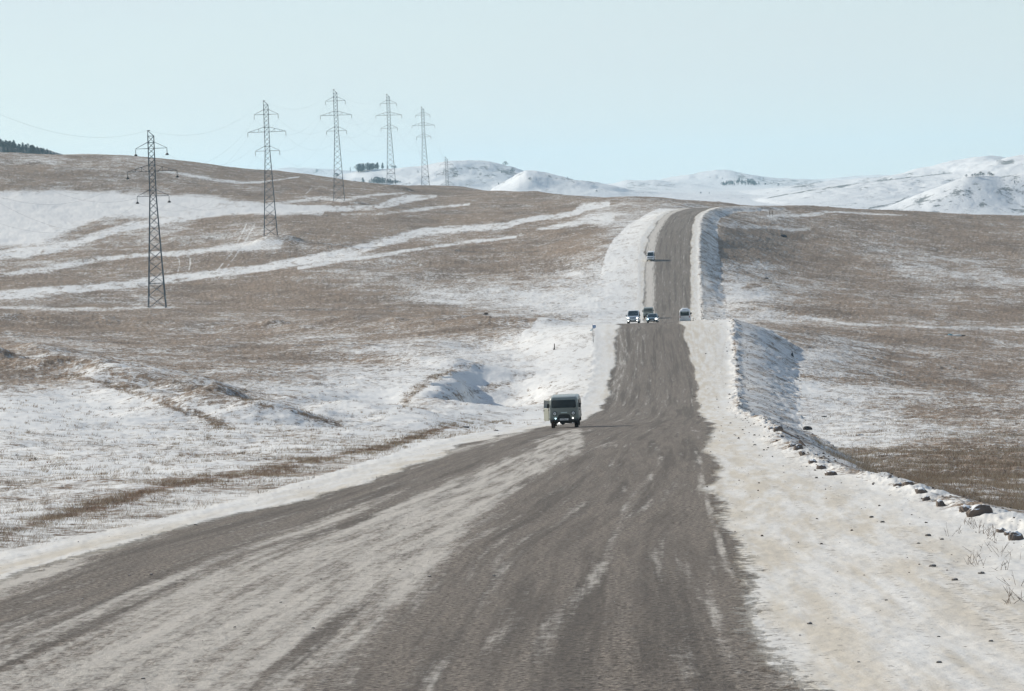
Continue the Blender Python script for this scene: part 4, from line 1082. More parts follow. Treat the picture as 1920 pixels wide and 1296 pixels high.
h = 2.25
sed = make_car("sedan", M['sedan'], [(-h, .68, .36, .62, .09, 0), (-h + .08, .80, .26, .72, .10, 0), (-h + .4, .85, .22, .78, .10, .03), (-h + 1.15, .86, .22, .88, .10, .05), (-h + 1.95, .86, .22, 1.36, .14, .24),
    (-h + 2.6, .86, .22, 1.42, .14, .24), (h - 1.1, .86, .22, 1.36, .14, .24), (h - .45, .84, .24, .98, .1, .06), (h, .76, .34, .88, .1, .03)],
    [(-.74, -h + 1.12, .93), (.74, -h + 1.12, .93), (.58, -h + 1.90, 1.36), (-.58, -h + 1.90, 1.36)], [[(.84, -h + 1.7, .93), (.84, h - .9, .93), (.68, h - 1.3, 1.28), (.68, -h + 2.05, 1.28)]], [(-1.3, .31), (1.35, .31)],
    [("headlamp", -1, .62, -h + .02, .62, .085, M['lit_blue']), ("headlamp", 1, .62, -h + .02, .62, .12, M['lit'])], (.84, -h + 1.55, .98, .07, .07),
    grille=[((0, -h - .02, .58), (.36, .03, .07), "grille", "black"), ((0, -h - .03, .36), (.6, .03, .08), "lower_grille", "black"), ((0, -h - .07, .45), (.26, .01, .05), "number_plate", "plate")], name="sedan")
place(sed, 1224, 606, math.radians(-5), d=566)
tag(sed, "low dark blue sedan with bright headlamps, half sunk behind the road crest", "car")

# white minibus driving away (rear seen)
bus = empty("minibus")
b = MB(); b.loft([rrect(w, z0, z1, r, y, tb, 4, 1.1) for y, w, z0, z1, r, tb in [(-2.4, .70, .40, .80, .1, 0), (-2.3, .84, .28, 1.0, .12, .02), (-1.9, .86, .26, 1.25, .14, .04), (-1.2, .86, .26, 1.98, .18, .10), (0, .86, .26, 2.04, .18, .10), (1.8, .86, .26, 2.04, .18, .10), (2.25, .86, .26, 1.98, .18, .10), (2.36, .80, .36, 1.86, .16, .10)]]); b.build("body", M['white_paint'], bus, True)
rf = MB(); rf.loft([rrect(w, 2.0, z1, .06, y, 0, 3, 2.02) for y, w, z1 in ((-.6, .38, 2.06), (.2, .5, 2.22), (1.6, .5, 2.22), (2.1, .42, 2.1))]); rf.build("roof_box", M['white_paint'], bus, True)
quad(bus, "rear_window", rounded([(.70, 2.385, 1.12), (-.70, 2.385, 1.12), (-.66, 2.375, 1.78), (.66, 2.375, 1.78)], .08), M['glass'], .014)
q = MB(); q.box((0, 2.40, 1.70), (.45, .01, .03)); q.build("brake_light_strip", M['emblem'], bus)
for s in (-1, 1):
    quad(bus, "side_window", [(s * .86, -1.3, 1.15), (s * .86, 2.0, 1.15), (s * .80, 2.0, 1.75), (s * .80, -1.0, 1.75)], M['glass'], .03)
    q = MB(); q.box((s * .74, 2.37, .95), (.06, .03, .14)); q.build("tail_lamp", M['tail'], bus, bevel=.01)
    mirror_part(bus, s, .86, -1.6, 1.25, .13, .08)
    for yy in (-1.5, 1.5): wheel(bus, s * .74, yy, .33, .2, M['rubber'])
q = MB(); q.box((0, 2.42, .46), (.80, .06, .10)); q.build("rear_bumper", M['silver'], bus, bevel=.03)
q = MB(); q.box((-.2, 2.49, .62), (.26, .008, .055)); q.build("number_plate", M['plate'], bus)
place(bus, 1285, 603, math.pi - math.radians(4), d=600)
tag(bus, "white minibus seen from behind, driving away on the right side of the road", "minibus")

# far white minivan
mv2 = make_car("minivan", M['white_paint'], minivan_st(4.7, .85, 1.97, .7), mv_screen(4.7, .85, 1.97, .7), side_w(4.7, .85, 1.97, .7), [(-1.5, .33), (1.4, .33)],
    [("headlamp", -1, .62, -2.30, .82, .10, M['lamp']), ("headlamp", 1, .62, -2.30, .82, .10, M['lamp'])],
    (.86, -1.3, 1.2, .10, .08), grille=[((0, -2.33, .84), (.60, .02, .07), "grille", "black"), ((0, -2.34, .50), (.40, .02, .06), "lower_grille", "black"), ((0, -2.34, .30), (.72, .03, .06), "bumper_lip", "black")], name="minivan")
place(mv2, 1220.5, 487, math.radians(-6), d=875)
tag(mv2, "small white minivan coming down the far slope alone, casting a shadow across the road", "minivan")

# ------------------------------------------------------------------ roadside things
def blob(name, r, seed, m, sub=2, squash=(1, 1, .7), rough=.28, loc=None, parent=None):
    bmv = MB()
    t = (1 + 5 ** .5) / 2
    V = [Vector(v).normalized() for v in [(-1, t, 0), (1, t, 0), (-1, -t, 0), (1, -t, 0), (0, -1, t), (0, 1, t), (0, -1, -t), (0, 1, -t), (t, 0, -1), (t, 0, 1), (-t, 0, -1), (-t, 0, 1)]]
    Fc = [(0,11,5),(0,5,1),(0,1,7),(0,7,10),(0,10,11),(1,5,9),(5,11,4),(11,10,2),(10,7,6),(7,1,8),(3,9,4),(3,4,2),(3,2,6),(3,6,8),(3,8,9),(4,9,5),(2,4,11),(6,2,10),(8,6,7),(9,8,1)]
    for _ in range(sub):
        mid = {}; nf = []
        def g(a, b):
            k = (min(a, b), max(a, b))
            if k not in mid: mid[k] = len(V); V.append(((V[a] + V[b]) / 2).normalized())
            return mid[k]
        for a, b, c in Fc:
            ab, bc, ca = g(a, b), g(b, c), g(c, a); nf += [(a, ab, ca), (b, bc, ab), (c, ca, bc), (ab, bc, ca)]
        Fc = nf
    P = np.array([list(v) for v in V])
    n = fbm(P[:, 0] * 1.7 + seed * 3.1 + P[:, 2] * 1.3, P[:, 1] * 1.7 + seed * 1.7 - P[:, 2], 3, seed, .6)
    P = P * (1 + n[:, None] * 2 * rough) * r * np.array(squash)
    bmv.add(P.tolist(), Fc)
    o = bmv.build(name, m, parent, sub > 2)
    if loc is not None: o.location = loc
    return o
def gz(x, y, det=True): return float(height(np.array([x]), np.array([y]), det)[0])

# kilometre sign on its thin post
sg = empty("kilometre_sign")
x, d, z = ground_pt(1112.5, 643); sg.location = (x, d, z - .05)
q = MB(); q.bar((0, 0, 0), (0, 0, 2.2), .03, 8); q.build("post", M['dark_steel'], sg)
q = MB(); q.box((.17, -.03, 1.98), (.20, .012, .16)); bd = q.build("sign_board", M['sign_blue'], sg, bevel=.005)
q = MB(); q.box((.17, -.046, 1.98), (.07, .003, .03)); q.build("white_numeral_field", M['sign_white'], bd)
q = MB(); q.box((.13, -.03, 1.75), (.15, .01, .03)); q.build("lower_strip", M['sign_blue'], sg)
q = MB(); q.bar((-.02, 0, 1.72), (-.32, 0, 1.50), .035, 6); q.bar((-.28, 0, 1.52), (-.05, 0, 1.48), .02, 6); q.build("hanging_rag", M['tarp_blue'], sg)
tag(sg, "small blue sign on a thin post on the snowy verge left of the road crest", "road sign")
# marker stakes on the right bank, far down
labs = ["short leaning dark stake on the right verge, highest of the five up the slope", "short dark stake on the right verge, second from the top of the row",
        "third short dark stake from the top of the row on the right verge", "fourth short dark stake from the top of the row on the right verge", "lowest short dark stake of the row on the right verge, just above the crest"]
for (px, row, hh, ln), lb in zip([(1312.8, 535, .55, .0), (1314.2, 577, .6, .1), (1315.4, 587, .55, -.1), (1316, 594, .55, .12), (1316.4, 600, .5, -.12)], labs):
    x, d, z = ground_pt(px, row, 650)
    q = MB(); q.bar((0, 0, -.1), (ln, 0, hh), .055, 6, .045); q.bar((-.02, 0, .12), (.28, 0, .10), .03, 5)
    o = q.build("marker_stake", M['wood']); o.location = (x, d, z); tag(o, lb, "stake", "marker stakes on the right verge")
q = MB(); q.bar((0, 0, -.1), (.03, 0, .75), .09, 7, .05); q.bar((-.1, 0, 0), (.02, 0, .4), .06, 6, .04)
x, d, z = ground_pt(1039.5, 657); o = q.build("broken_post", M['wood']); o.location = (x, d, z); tag(o, "short dark broken post in the snowy hollow left of the road", "post")
q = MB(); q.loft([[(math.cos(a) * r, math.sin(a) * r, zz) for a in [2 * math.pi * j / 8 for j in range(8)]] for r, zz in ((.20, -.1), (.18, .1), (.11, .42), (.06, .46), (.05, .72))])
x, d, z = ground_pt(1485.5, 670.5); o = q.build("marker_post", M['dark_steel'], None, True); o.location = (x, d, z); tag(o, "small dark pointed marker post standing in the snow patch right of the road", "post")
# H-frame far on the right
q = MB()
for s in (-1, 1): q.bar((s * .45, 0, -.2), (s * .45, 0, 1.75), .07, 6)
q.bar((-.5, 0, .95), (.5, 0, .95), .05, 6); x, d, z = ground_pt(1446, 406.5, 900); o = q.build("wooden_frame", M['wood']); o.location = (x, d, z)
tag(o, "two thin posts joined by a rail, far off on the right ridge", "post frame")
# discarded tyre
def torus(R_, r_, n=22, k=10):
    rings = [[((R_ + r_ * math.cos(b)) * math.cos(a), (R_ + r_ * math.cos(b)) * math.sin(a), r_ * math.sin(b) * 1.1) for b in [2 * math.pi * j / k for j in range(k)]] for a in [2 * math.pi * j / n for j in range(n)]]
    return rings + [rings[0]]
q = MB(); q.loft(torus(.25, .13), False); x, d, z = ground_pt(1514.5, 808, 200); o = q.build("discarded_tyre", M['rubber'], None, True); o.location = (x, d, z + .08); o.rotation_euler = (math.radians(14), .1, 0)
tag(o, "dark blue-black discarded tyre lying flat in the snow right of the road bank", "tyre")
o = blob("dark_boulder", 1.1, 5, mat("dark_boulder_rock", (.03, .035, .05), .8, noise=.3), 3, (1.0, .7, .52), .16); x, d, z = ground_pt(1468, 444, 700); o.location = (x, d, z + .12)
tag(o, "dark blue-black boulder lying on the brown steppe far right of the road", "boulder")
for px, row, r, lb in ((1436.5, 523, .42, "small dark rock at the right edge of the snow patch beside the road"), (911, 590, .62, None), (998, 583, .2, "tiny dark rock on the open snow left of the far vehicles"),
                       (1545, 782, .2, "flat dark rock in the snow above the brown hummock, right of the bank"), (1612, 818, .26, "flat dark rock lying right of the discarded tyre"), (873, 801.5, .17, "reddish brown rock on the near left snow bank"), (930, 808, .12, "small grey rock on the left snow bank nearest the grey van"),
                       (1302 + 0, 414, .35, None)):
    if lb is None and px == 911:
        x, d, z = ground_pt(px, row)
        q = MB(); R_ = random.Random(3)
        for k in range(240):
            a, e = R_.uniform(0, 2 * math.pi), R_.uniform(.05, 1.45); l_ = R_.uniform(.35, .72)
            s = Vector((R_.uniform(-.25, .25), R_.uniform(-.2, .2), 0)); t_ = s + Vector((math.cos(a) * math.cos(e), math.sin(a) * math.cos(e), math.sin(e) * .8)) * l_
            q.bar(s, t_, .014, 3, .006)
        o = q.build("dry_bush", M['bush']); o.location = (x, d, z); tag(o, "round dry brown bush alone on the snow left of the far road", "bush"); continue
    if lb is None: continue
    x, d, z = ground_pt(px, row); o = blob("rock", r, int(px), M['stone'], 2, (1.3, 1, .6)); o.location = (x, d, z + r * .1); tag(o, lb, "rock")
# pale debris on the right steppe
db = empty("debris_heap"); x, d, z = ground_pt(1789, 630, 500); db.location = (x, d, z)
o = blob("white_sheeting", 1.0, 8, M['tarp'], 3, (1.0, .5, .22), .25, (.25, 0, .08), db); blob("blue_piece", .42, 9, M['tarp_blue'], 2, (1.0, .6, .6), .25, (-.72, -.1, .16), db)
blob("dark_end", .28, 10, M['earth'], 2, (1.1, .7, .9), .25, (-1.15, 0, .1), db); blob("dark_tail", .30, 12, M['earth'], 2, (2.2, .6, .4), .25, (1.35, 0, .03), db)
tag(db, "low heap of pale sheeting with a blue left end, on the right steppe", "debris")

# earth clods along the right edge of the shoulder (biggest first)
CL = [(1905, 1012, .17, "partly snow covered frozen clod at the right edge of the photo, nearest on the bank"), (1838, 966, .30, "largest dark frozen clod on the right bank, rounded and bare on its right side"), (1812, 956, .2, "snow topped clod pressed against the left of the largest clod"),
      (1765, 948, .17, "snow streaked clod between the two biggest groups on the right bank"), (1728, 927, .20, "dark clod with a snow cap in the middle group on the right bank"), (1702, 910, .18, "blue shaded clod topping the middle group on the right bank"), (1684, 909, .13, "small brown clod at the left end of the middle group"),
      (1737, 938, .12, "small clod at the foot of the middle group"), (1558, 890, .22, "rounded dark clod in the blue shade of the bank"), (1540, 878, .18, "brown clod beside the rounded dark one on the bank shade"), (1524, 868, .22, "brown clod at the lower end of the long earth slab"), (1497, 842, .24, "dark clod under the long earth slab"),
      (1486, 836, .2, "dark clod with snow hollows at the top of the clod row"), (1460, 806, .3, "brown block of earth at the far end of the right bank"), (1446, 803, .2, "brown earth clod left of the brown block on the far bank"), (1878, 998, .12, "brown clod among dry twigs near the right edge"), (1890, 1004, .1, "small brown clod next to the twigs near the right edge"), (1505, 853, .16, "small dark clod midway along the clod row")]
for px, row, r, lb in CL:
    x, d, z = ground_pt(px, row + 2)
    r *= .55; o = blob("frozen_clod", r * 1.05, int(px) % 97, M['clod'], 3, (1.15, 1.3, .8), .36); o.location = (x, d, z + r * .1); o.rotation_euler = (px % 2, .4, px % 3)
    tag(o, lb, "clod", "frozen clods along the right bank")
for (a, b_, th, lb) in (((1462, 811), (1496, 823), .045, "long thin dark slab of earth pointing right from the far clods"), ((1500, 834), (1520, 853), .07, "thick earth slab leaning along the bank edge")):
    xa, da, za = ground_pt(*a); xb = unproj(b_[0], b_[1], da)[0]; zb = unproj(b_[0], b_[1], da)[1]
    q = MB(); q.bar((xa, da, za + .1), (xb, da - 1, zb + .05), th, 6, th * .6); o = q.build("earth_slab", M['earth']); tag(o, lb, "clod", "frozen clods along the right bank")
# dark crumbs along the bank edge and slope: uncountable
q = MB(); R_ = random.Random(5)
def lump(q, x, y, z, r):
    k = 6; vs = []; 
    for j in range(k):
        a = 2 * math.pi * j / k + R_.uniform(-.3, .3); rr = r * R_.uniform(.7, 1.2); vs.append((x + math.cos(a) * rr, y + math.sin(a) * rr * 1.2, z - r * .3))
    vs2 = [(x + (p[0] - x) * .55 + R_.uniform(-.1, .1) * r, y + (p[1] - y) * .55, z + r * R_.uniform(.45, .8)) for p in vs]
    q.loft([vs, vs2])
nst = 1200
ys = np.exp(rng.uniform(np.log(45), np.log(760), nst)); 
offs = rng.exponential(1.6, nst) * np.where(rng.random(nst) < .3, -.8, 1) 
xs = road_r(ys) + verge_r(ys) + offs
keep = (ys < 90) | (rng.random(nst) < .9)
zs_ = height(xs, ys)
for x, y, z in zip(xs[keep], ys[keep], zs_[keep]):
    lump(q, x, y, z, float(np.interp(y, [45, 120, 300, 760], [.014, .03, .05, .09])) * R_.choice((.5, .7, 1, 1.2, 1.9)))
o = q.build("earth_crumbs", M['earth']); tag(o, "countless dark crumbs of frozen earth strewn along the right road bank", kind="stuff")
# gravel crumbs on the road and shoulder
q = MB(); nst = 5500
ys = np.exp(rng.uniform(np.log(31), np.log(230), nst)); t_ = np.where(rng.random(nst) < .5, rng.uniform(-.12, 1.1, nst), rng.normal(1.5, .16, nst))
xs = road_l(ys) + (road_r(ys) - road_l(ys)) * t_
zs_ = height(xs, ys)
pr = np.where(t_ > 1, .75, .5)
for x, y, z, p_ in zip(xs, ys, zs_, pr):
    if R_.random() < p_: lump(q, x, y, z, float(np.interp(y, [31, 100, 230], [.0045, .010, .02])) * R_.choice((.6, .7, .8, 1, 1.2, 1.8)))
o = q.build("loose_gravel", M['stone']); tag(o, "countless loose gravel crumbs on the road and its snowy shoulder", kind="stuff")
# single stones that stand out on the shoulder and road
ST = [(1634, 972, .07), (1655, 980, .075), (1740, 1007, .085), (1749, 1065, .085), (1840, 1076, .075), (1790, 1089, .07), (1722, 1020, .05), (1766, 1014, .05), (1518, 1171, .05), (1340, 1040, .03), (1371, 1069, .04), (1761, 1251, .045), (1858, 1206, .04), (1500, 1190, .02),
      (1760, 1195, .03), (1610, 1245, .025), (1662, 1130, .03), (1415, 835, .12), (283, 1078, .05), (242, 1077, .045), (155, 1123, .035), (602, 1084, .035), (526, 1128, .035), (587, 1173, .035), (805, 1079, .05), (925, 1080, .05), (750, 1067, .03), (268, 1271, .035), (440, 1178, .03), (895, 1000, .04), (490, 985, .06), (366, 985, .05)]
rare = {3: "roundest light grey stone on the right snowy shoulder, with its shadow to the right", 8: "dark brown stone alone on the dirty shoulder right of the gravel edge", 17: "flat dark stone on the shoulder just below the second rise", 24: "dark stone in the middle of the road, left one of a pair", 27: "dark stone at the lower left of the photo on the pale track"}
for k, (px, row, r) in enumerate(ST):
    x, d, z = ground_pt(px, row); r *= .5; o = blob("stone", r, k + 3, M['stone'], 1, (1.2, 1, .75)); o.location = (x, d, z + r * .12)
    tag(o, rare.get(k) or (("larger" if r > .04 else "small") + " dark stone " + (("on the right shoulder, " if px > 1340 else "on the gravel, ") + ("at the bottom" if row > 1180 else "lower down" if row > 1080 else "higher up") + (", at the far left" if px < 320 else ", left of the middle" if px < 640 else ", near the middle" if px < 1000 else ", near the gravel edge" if px < 1560 else ", well right" if px < 1760 else ", far right"))), "stone", "stones on the right shoulder" if px > 1340 else "stones on the gravel")

# ------------------------------------------------------------------ dry grass
def grass_mesh(name, x, y, z, h, w, lean, colidx, materials):
    n = len(x); az = rng.uniform(0, 2 * math.pi, n)
    base = np.stack([x, y, z - .02], 1)
    side = np.stack([np.cos(az * .3 - .5) * w, np.sin(az) * w * .4, np.zeros(n)], 1)
    tip = base + np.stack([np.cos(az) * lean * h + .25 * h, np.sin(az) * lean * h, h], 1)
    V = np.stack([base - side, base + side, tip], 1).reshape(-1, 3).astype(np.float32)
    me = bpy.data.meshes.new(name); me.vertices.add(n * 3); me.vertices.foreach_set("co", V.ravel())
    me.loops.add(n * 3); me.loops.foreach_set("vertex_index", np.arange(n * 3, dtype=np.int32))
    me.polygons.add(n); me.polygons.foreach_set("loop_start", np.arange(0, n * 3, 3, dtype=np.int32)); me.polygons.foreach_set("loop_total", np.full(n, 3, np.int32))
    for m in materials: me.materials.append(m)
    me.polygons.foreach_set("material_index", colidx.astype(np.int32)); me.update(calc_edges=True)
    o = bpy.data.objects.new(name, me); scene.collection.objects.link(o); return o
gmats = [mat("straw_grass", (.52, .41, .28), .9), mat("brown_grass", (.34, .25, .17), .9), mat("rust_grass", (.30, .165, .09), .9), mat("dark_grass", (.10, .08, .06), .9)]
def scatter(n, p0, p1, d0, d1, dens, hfun, colw, seed, name, label, clump=.5, per=9, spread=.10):
    r = np.random.default_rng(seed)
    d = np.exp(r.uniform(np.log(d0), np.log(d1), n)); px = r.uniform(p0, p1, n); x = (px - 960) / F * d
    z = height(x, d); qx, qy = proj(x, d, z)
    D = dens(qx, qy, x, d) * np.clip(1 + clump * 8 * fbm(x / 1.6, d / 2.6, 3, seed), 0, 3)
    k = r.random(n) < D
    x, d = x[k], d[k]
    cnt = np.clip(r.poisson(per, len(x)), 2, 30); hb_ = hfun(x, d) * r.uniform(.45, 1.3, len(x)); cb = r.choice(4, len(x), p=colw)
    x = np.repeat(x, cnt); d = np.repeat(d, cnt); hb_ = np.repeat(hb_, cnt); cb = np.repeat(cb, cnt); n = len(x)
    x = x + r.normal(0, spread, n); d = d + r.normal(0, spread * 1.3, n)
    z = height(x, d); h = hb_ * r.uniform(.35, 1.15, n)
    w = .0035 * np.maximum(1, d / 70) * r.uniform(.6, 1.4, n)
    o = grass_mesh(name, x, d, z, h, w, .6, cb, gmats); tag(o, label, kind="stuff"); return n
def dens_left(qx, qy, x, d):
    c = cover_field(qx, qy); base = np.clip(.10 + (1 - c) * .55, 0, 1)
    base = base * (x < road_l(d) - verge_l(d) - .2) * (1 - .65 * sstep(240, 300, d))
    br = np.zeros(qx.shape)
    for pts in ([(-60,1015,7),(20,1000,7),(120,965,7),(200,945,7),(300,915,7),(380,900,7),(450,890,6),(520,880,8),(560,870,7),(620,855,5),(720,838,5),(800,812,6),(860,795,5),(950,793,3)],
                [(0,690,7),(120,702,6),(190,718,5),(270,742,7),(330,765,9),(400,790,8),(430,806,5)], [(0,655,4),(150,680,4),(250,708,5),(330,720,4),(450,748,3),(560,776,4),(640,795,4)],
                [(520,868,9),(560,862,12),(590,858,8)], [(760,750,8),(800,715,5),(850,692,4)]):
        stroke(br, qx, qy, pts, 1, soft=.95, jit=8, jx=20, strength=.95, brk=.6)
    return np.clip(base * .55 + br * .75, 0, 1) * np.clip(1.1 + 4.5 * fbm(x / 3.2, d / 5, 3, 777), 0, 1)
ng = scatter(150000, -80, 1120, 55, 420, dens_left, lambda x, d: np.interp(d, [55, 120, 250, 420], [.12, .15, .18, .20]), [.42, .36, .16, .06], 5, "dry_grass", "sparse dry brown grass poking through the snow left of the road")
def dens_right(qx, qy, x, d):
    c = cover_field(qx, qy)
    er = x - (road_r(d) + verge_r(d) + bank_r(d) * .5)
    return np.clip((1 - c) * 1.2 + .05, 0, 1) * (er > 0) * np.where(d < 235, 1.0, .5)
ng2 = scatter(30000, 1380, 1990, 70, 480, dens_right, lambda x, d: np.interp(d, [70, 200, 240, 480], [.26, .28, .2, .18]), [.55, .33, .06, .06], 9, "tall_dry_grass", "dense tall dry grass filling the hollow right of the road bank", .35, 8, .22)
# thin stalks on the right shoulder
q = MB()
for px, row, n_ in ((1845, 1000, 9), (1860, 1005, 8), (1815, 985, 8), (1830, 992, 10), (1795, 1000, 3), (1785, 1008, 3), (1868, 1035, 4), (1885, 1045, 3), (1820, 1060, 7), (1840, 1062, 6), (1876, 1070, 6), (1830, 1035, 2), (1905, 1100, 5), (1890, 1135, 6), (1915, 1130, 5), (1870, 1020, 3), (1855, 1012, 3), (1905, 1050, 2)):
    x, d, z = ground_pt(px, row)
    for k in range(n_):
        a = R_.uniform(-.12, .12); l_ = R_.uniform(.06, .22); sx = x + R_.uniform(-.07, .07); sy = d + R_.uniform(-.15, .15)
        p = Vector((sx, sy, z - .02)); t_ = p + Vector((a + R_.uniform(-.08, .08), R_.uniform(-.1, .1), l_)); q.bar(p, t_, .0035, 3, .0015)
        if R_.random() < .6: mpt = p.lerp(t_, .6); q.bar(mpt, mpt + Vector((R_.uniform(-.08, .08), 0, R_.uniform(.02, .1))), .004, 3, .001)
o = q.build("dry_weed_stalks", M['bush']); tag(o, "thin dry weed stalks sticking out of the snow on the right shoulder", kind="stuff")

# ------------------------------------------------------------------ far trees
tree_mat = mat("larch_needles", (.010, .05, .07), .95, noise=.35, nscale=1.2)
bark = mat("dark_bark", (.05, .042, .036), .95)
def tree_mesh(kind, seed):
    R = random.Random(seed); q = MB()
    H = 1.0
    q.bar((0, 0, -.08), (0, 0, .95), .018 if kind != 'round' else .03, 5, .004, mi=1)
    nb = 120 if kind == 'conifer' else 150
    for k in range(nb):
        if kind == 'conifer':
            t = .14 + .86 * R.random() ** .8; rad = .24 * (1 - t) ** .8 + .02
        elif kind == 'slim':
            t = .2 + .8 * R.random(); rad = .13 * (1 - t) ** .6 + .015
        else:
            t = R.uniform(.25, 1.0); rad = .40 * math.sqrt(max(0, 1 - ((t - .6) / .42) ** 2)) + .02
        rad *= .6 + .6 * R.random(); a = R.uniform(0, 2 * math.pi)
        rr = rad * math.sqrt(R.random())
        c = Vector((math.cos(a) * rr, math.sin(a) * rr, t)); s = R.uniform(.03, .065) * (1.3 if kind == 'round' else 1)
        dv = Vector((math.cos(a), math.sin(a), R.uniform(-.5, .1 if kind != 'round' else .6))).normalized() * s * 1.4
        sv = Vector((-math.sin(a), math.cos(a), R.uniform(-.3, .3))).normalized() * s * .8
        q.add([c - dv * .6, c + sv, c + dv, c - sv, c + Vector((0, 0, s * .6))], [(0, 1, 4), (1, 2, 4), (2, 3, 4), (3, 0, 4), (0, 3, 2, 1)], 0)
    return q
protos = []
for i, kd in enumerate(('conifer', 'slim', 'round', 'conifer', 'round', 'slim')):
    me = tree_mesh(kd, 50 + i).build("tree_source", [tree_mat, bark]); protos.append(me.data); bpy.data.objects.remove(me)
pick = {'c': (0, 3), 's': (1, 5), 'r': (2, 4)}
def far_tree(px, row, hpx, kind, label, group=None, dmin=2300, name=None):
    if len(label.split()) > 16: print('LONG', label)
    x, d, z = hill_pt(px, row, dmin)
    me = protos[rnd.choice(pick[kind])]
    o = bpy.data.objects.new({'c': "conifer_tree", 's': "slim_conifer_tree", 'r': "round_tree"}[kind], me); scene.collection.objects.link(o)
    H = hpx / F * d; wsc = rnd.uniform(.85, 1.2)
    o.location = (x, d, z); wsc *= 1.45; o.scale = (H * wsc, H * wsc, H); o.rotation_euler = (0, 0, rnd.uniform(0, 6.28))
    tag(o, label, "tree", group); return o
single = [(663, 310.5, 9, 'r', "round tree on the snowy skyline just left of the small grove"), (657, 323, 8, 's', "slim conifer standing left of the small grove's foot"), (631.5, 334, 9, 'r', "round tree seen between the legs of the third pylon"), (594, 324, 6, 'r', "lone tree on the pale snow between the second and third pylons"),
 (701, 343, 8, 's', "slim lone conifer on the snow below the small grove"), (947.5, 312, 8, 'r', "round tree on the right shoulder of the snowy hill beside the peaked hill"), (961.5, 325, 8, 'r', "round tree below the skyline tree on the snowy hill"), (940.5, 327, 6, 's', "slim conifer left of the second round tree on the snowy hill"), (901, 331, 6, 'r', "lone tree on the middle of the snowy hill face"),
 (994, 343, 6, 'r', "lone tree on the face of the small peaked hill"), (935, 349, 5, 's', "tiny conifer at the foot of the snowy hill above the brown ridge"), (1119, 362.5, 4, 'r', "lone dark tree on the snow plain left of the road's top"), (1314, 364, 4, 'r', "left one of two tiny trees on the snow plain above the road's top"), (1330, 364.5, 4.5, 'c', "right one of two tiny trees on the snow plain above the road's top"),
 (1064.5, 336, 3.5, 's', "tiny conifer on the right slope of the peaked hill"), (784, 327, 5, 'c', "small conifer between the fourth and fifth pylons"), (832, 327, 5, 'c', "small conifer on the hill beside the farthest pylon"), (1435, 347.5, 4, 'r', "leftmost lone tree right of the dark hillside grove"), (1459.5, 349.5, 5, 'r', "round dark lone tree farthest right of the hillside grove"), (1451, 344, 4, 's', "slim tree above the round lone tree right of the hillside grove"), (1431, 337, 4, 's', "tiny tree high above the right end of the hillside grove"),
 (1423, 346.5, 6, 'c', "conifer standing just clear of the hillside grove's right end"), (1354.5, 337.5, 3.5, 's', "tiny tree left of the hillside grove"), (1903, 350, 7, 's', "slim blue tree on the shaded hill at the far right"), (458, 317.5, 6, 's', "blue tree peeking over the brown skyline left of the second pylon"), (451, 319.5, 5, 'c', "small pointed tree behind the skyline left of the second pylon"), (478, 316, 5, 's', "slim tree on the skyline nearest left of the second pylon"), (483, 321, 5, 'c', "dark conifer at the left leg of the second pylon"), (423, 314.5, 6, 'c', "hazy tree on the brown skyline far left of the second pylon"), (636, 321, 3, 's', "tiny conifer right of the third pylon's leg")]
for px, row, hp_, kd, lb in single: far_tree(px, row, hp_, kd, lb)
for k in range(110):
    t = rnd.random(); px = 672 + 78 * t ** 1.1; base = np.interp(px, [672, 690, 710, 735, 752], [324, 321, 318, 315.5, 315]) - rnd.uniform(-1, 3)
    hp_ = np.interp(px, [672, 678, 700, 712, 730, 752], [15, 16, 12, 14, 9, 3.5]) * rnd.uniform(.55, 1.0)
    far_tree(px, base, hp_, rnd.choice('crcs'), "blue green tree of the small grove on the slope behind the fourth pylon", "small grove behind the fourth pylon")
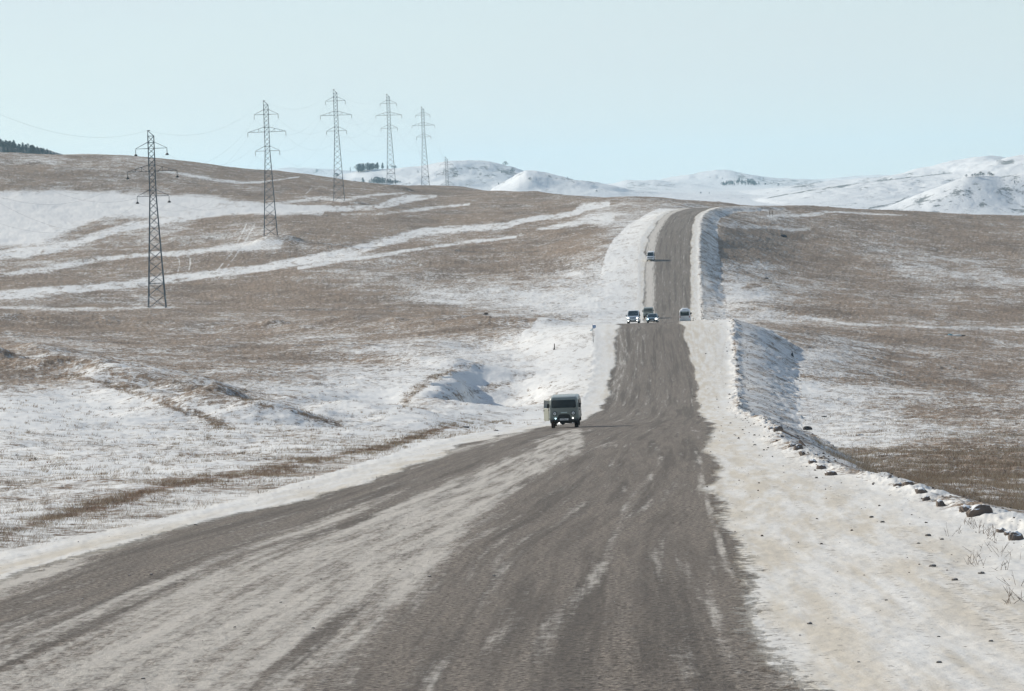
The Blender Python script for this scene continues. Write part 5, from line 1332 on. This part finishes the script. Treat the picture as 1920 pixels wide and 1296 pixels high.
for k in range(70):
    px = rnd.uniform(1354, 1420); c = 1 - abs((px - 1392) / 30)
    far_tree(px, 349 - rnd.uniform(0, 8) * max(.2, min(1, c + .3)), rnd.uniform(3, 8.5), rnd.choice('ccsr'), "dark blue green tree of the hillside grove right of the road's top", "hillside grove right of the road")
for k, px in enumerate((1812, 1823, 1829, 1834, 1839, 1844, 1855, 1859, 1862)):
    row = np.interp(px, [1790, 1812, 1830, 1850, 1870], [341, 335, 332, 329, 331]) + 1
    far_tree(px, row, (5, 5, 6, 5, 8, 6, 7, 5, 5)[k], 'r', ("leftmost", "second", "third", "fourth", "fifth and tallest", "sixth", "seventh", "eighth", "rightmost")[k] + " small tree in the row on top of the blue shaded hill", "trees on top of the shaded hill", 2400)
# the wood on the far left hill: one mass
q = MB(); Rw = np.random.default_rng(3)
src = [tree_mesh('conifer', 71), tree_mesh('slim', 72)]
for k in range(900):
    t = Rw.random() ** .9; px = -160 + 276 * t; x = None
    d = 2700 + Rw.uniform(-330, 30); xw = (px - 960) / F * d; z = float(hills_z(np.array([xw]), np.array([d]))[0])
    H = Rw.uniform(3.2, 5.8) * np.interp(px, [-160, 60, 120], [1.1, 1.0, .5]); s = src[k % 2]
    b0 = len(q.v); q.v += [(xw + a * H * 1.5, d + b * H * 1.5, z + c * H) for a, b, c in s.v]; q.f += [tuple(b0 + i for i in f) for f in s.f]; q.m += s.m
o = q.build("conifer_wood", [tree_mat, bark]); tag(o, "dense blue green conifer wood on the hill at the far left skyline", kind="stuff")
# ------------------------------------------------------------------ haze
hz = MB().box((0, 9000, 90), (7500, 9900, 260)).build("haze", bpy.data.materials.new("thin_air"))
hm2 = hz.data.materials[0]; hm2.use_nodes = True
hm2.node_tree.nodes.remove(hm2.node_tree.nodes["Principled BSDF"])
pv = hm2.node_tree.nodes.new("ShaderNodeVolumePrincipled")
pv.inputs['Color'].default_value = (.58, .85, 1.0, 1)
pv.inputs['Density'].default_value = 0.00005
pv.inputs['Anisotropy'].default_value = 0.2
hm2.node_tree.links.new(pv.outputs[0], hm2.node_tree.nodes["Material Output"].inputs['Volume'])
tag(hz, "thin bluish winter haze over the steppe", kind="stuff")
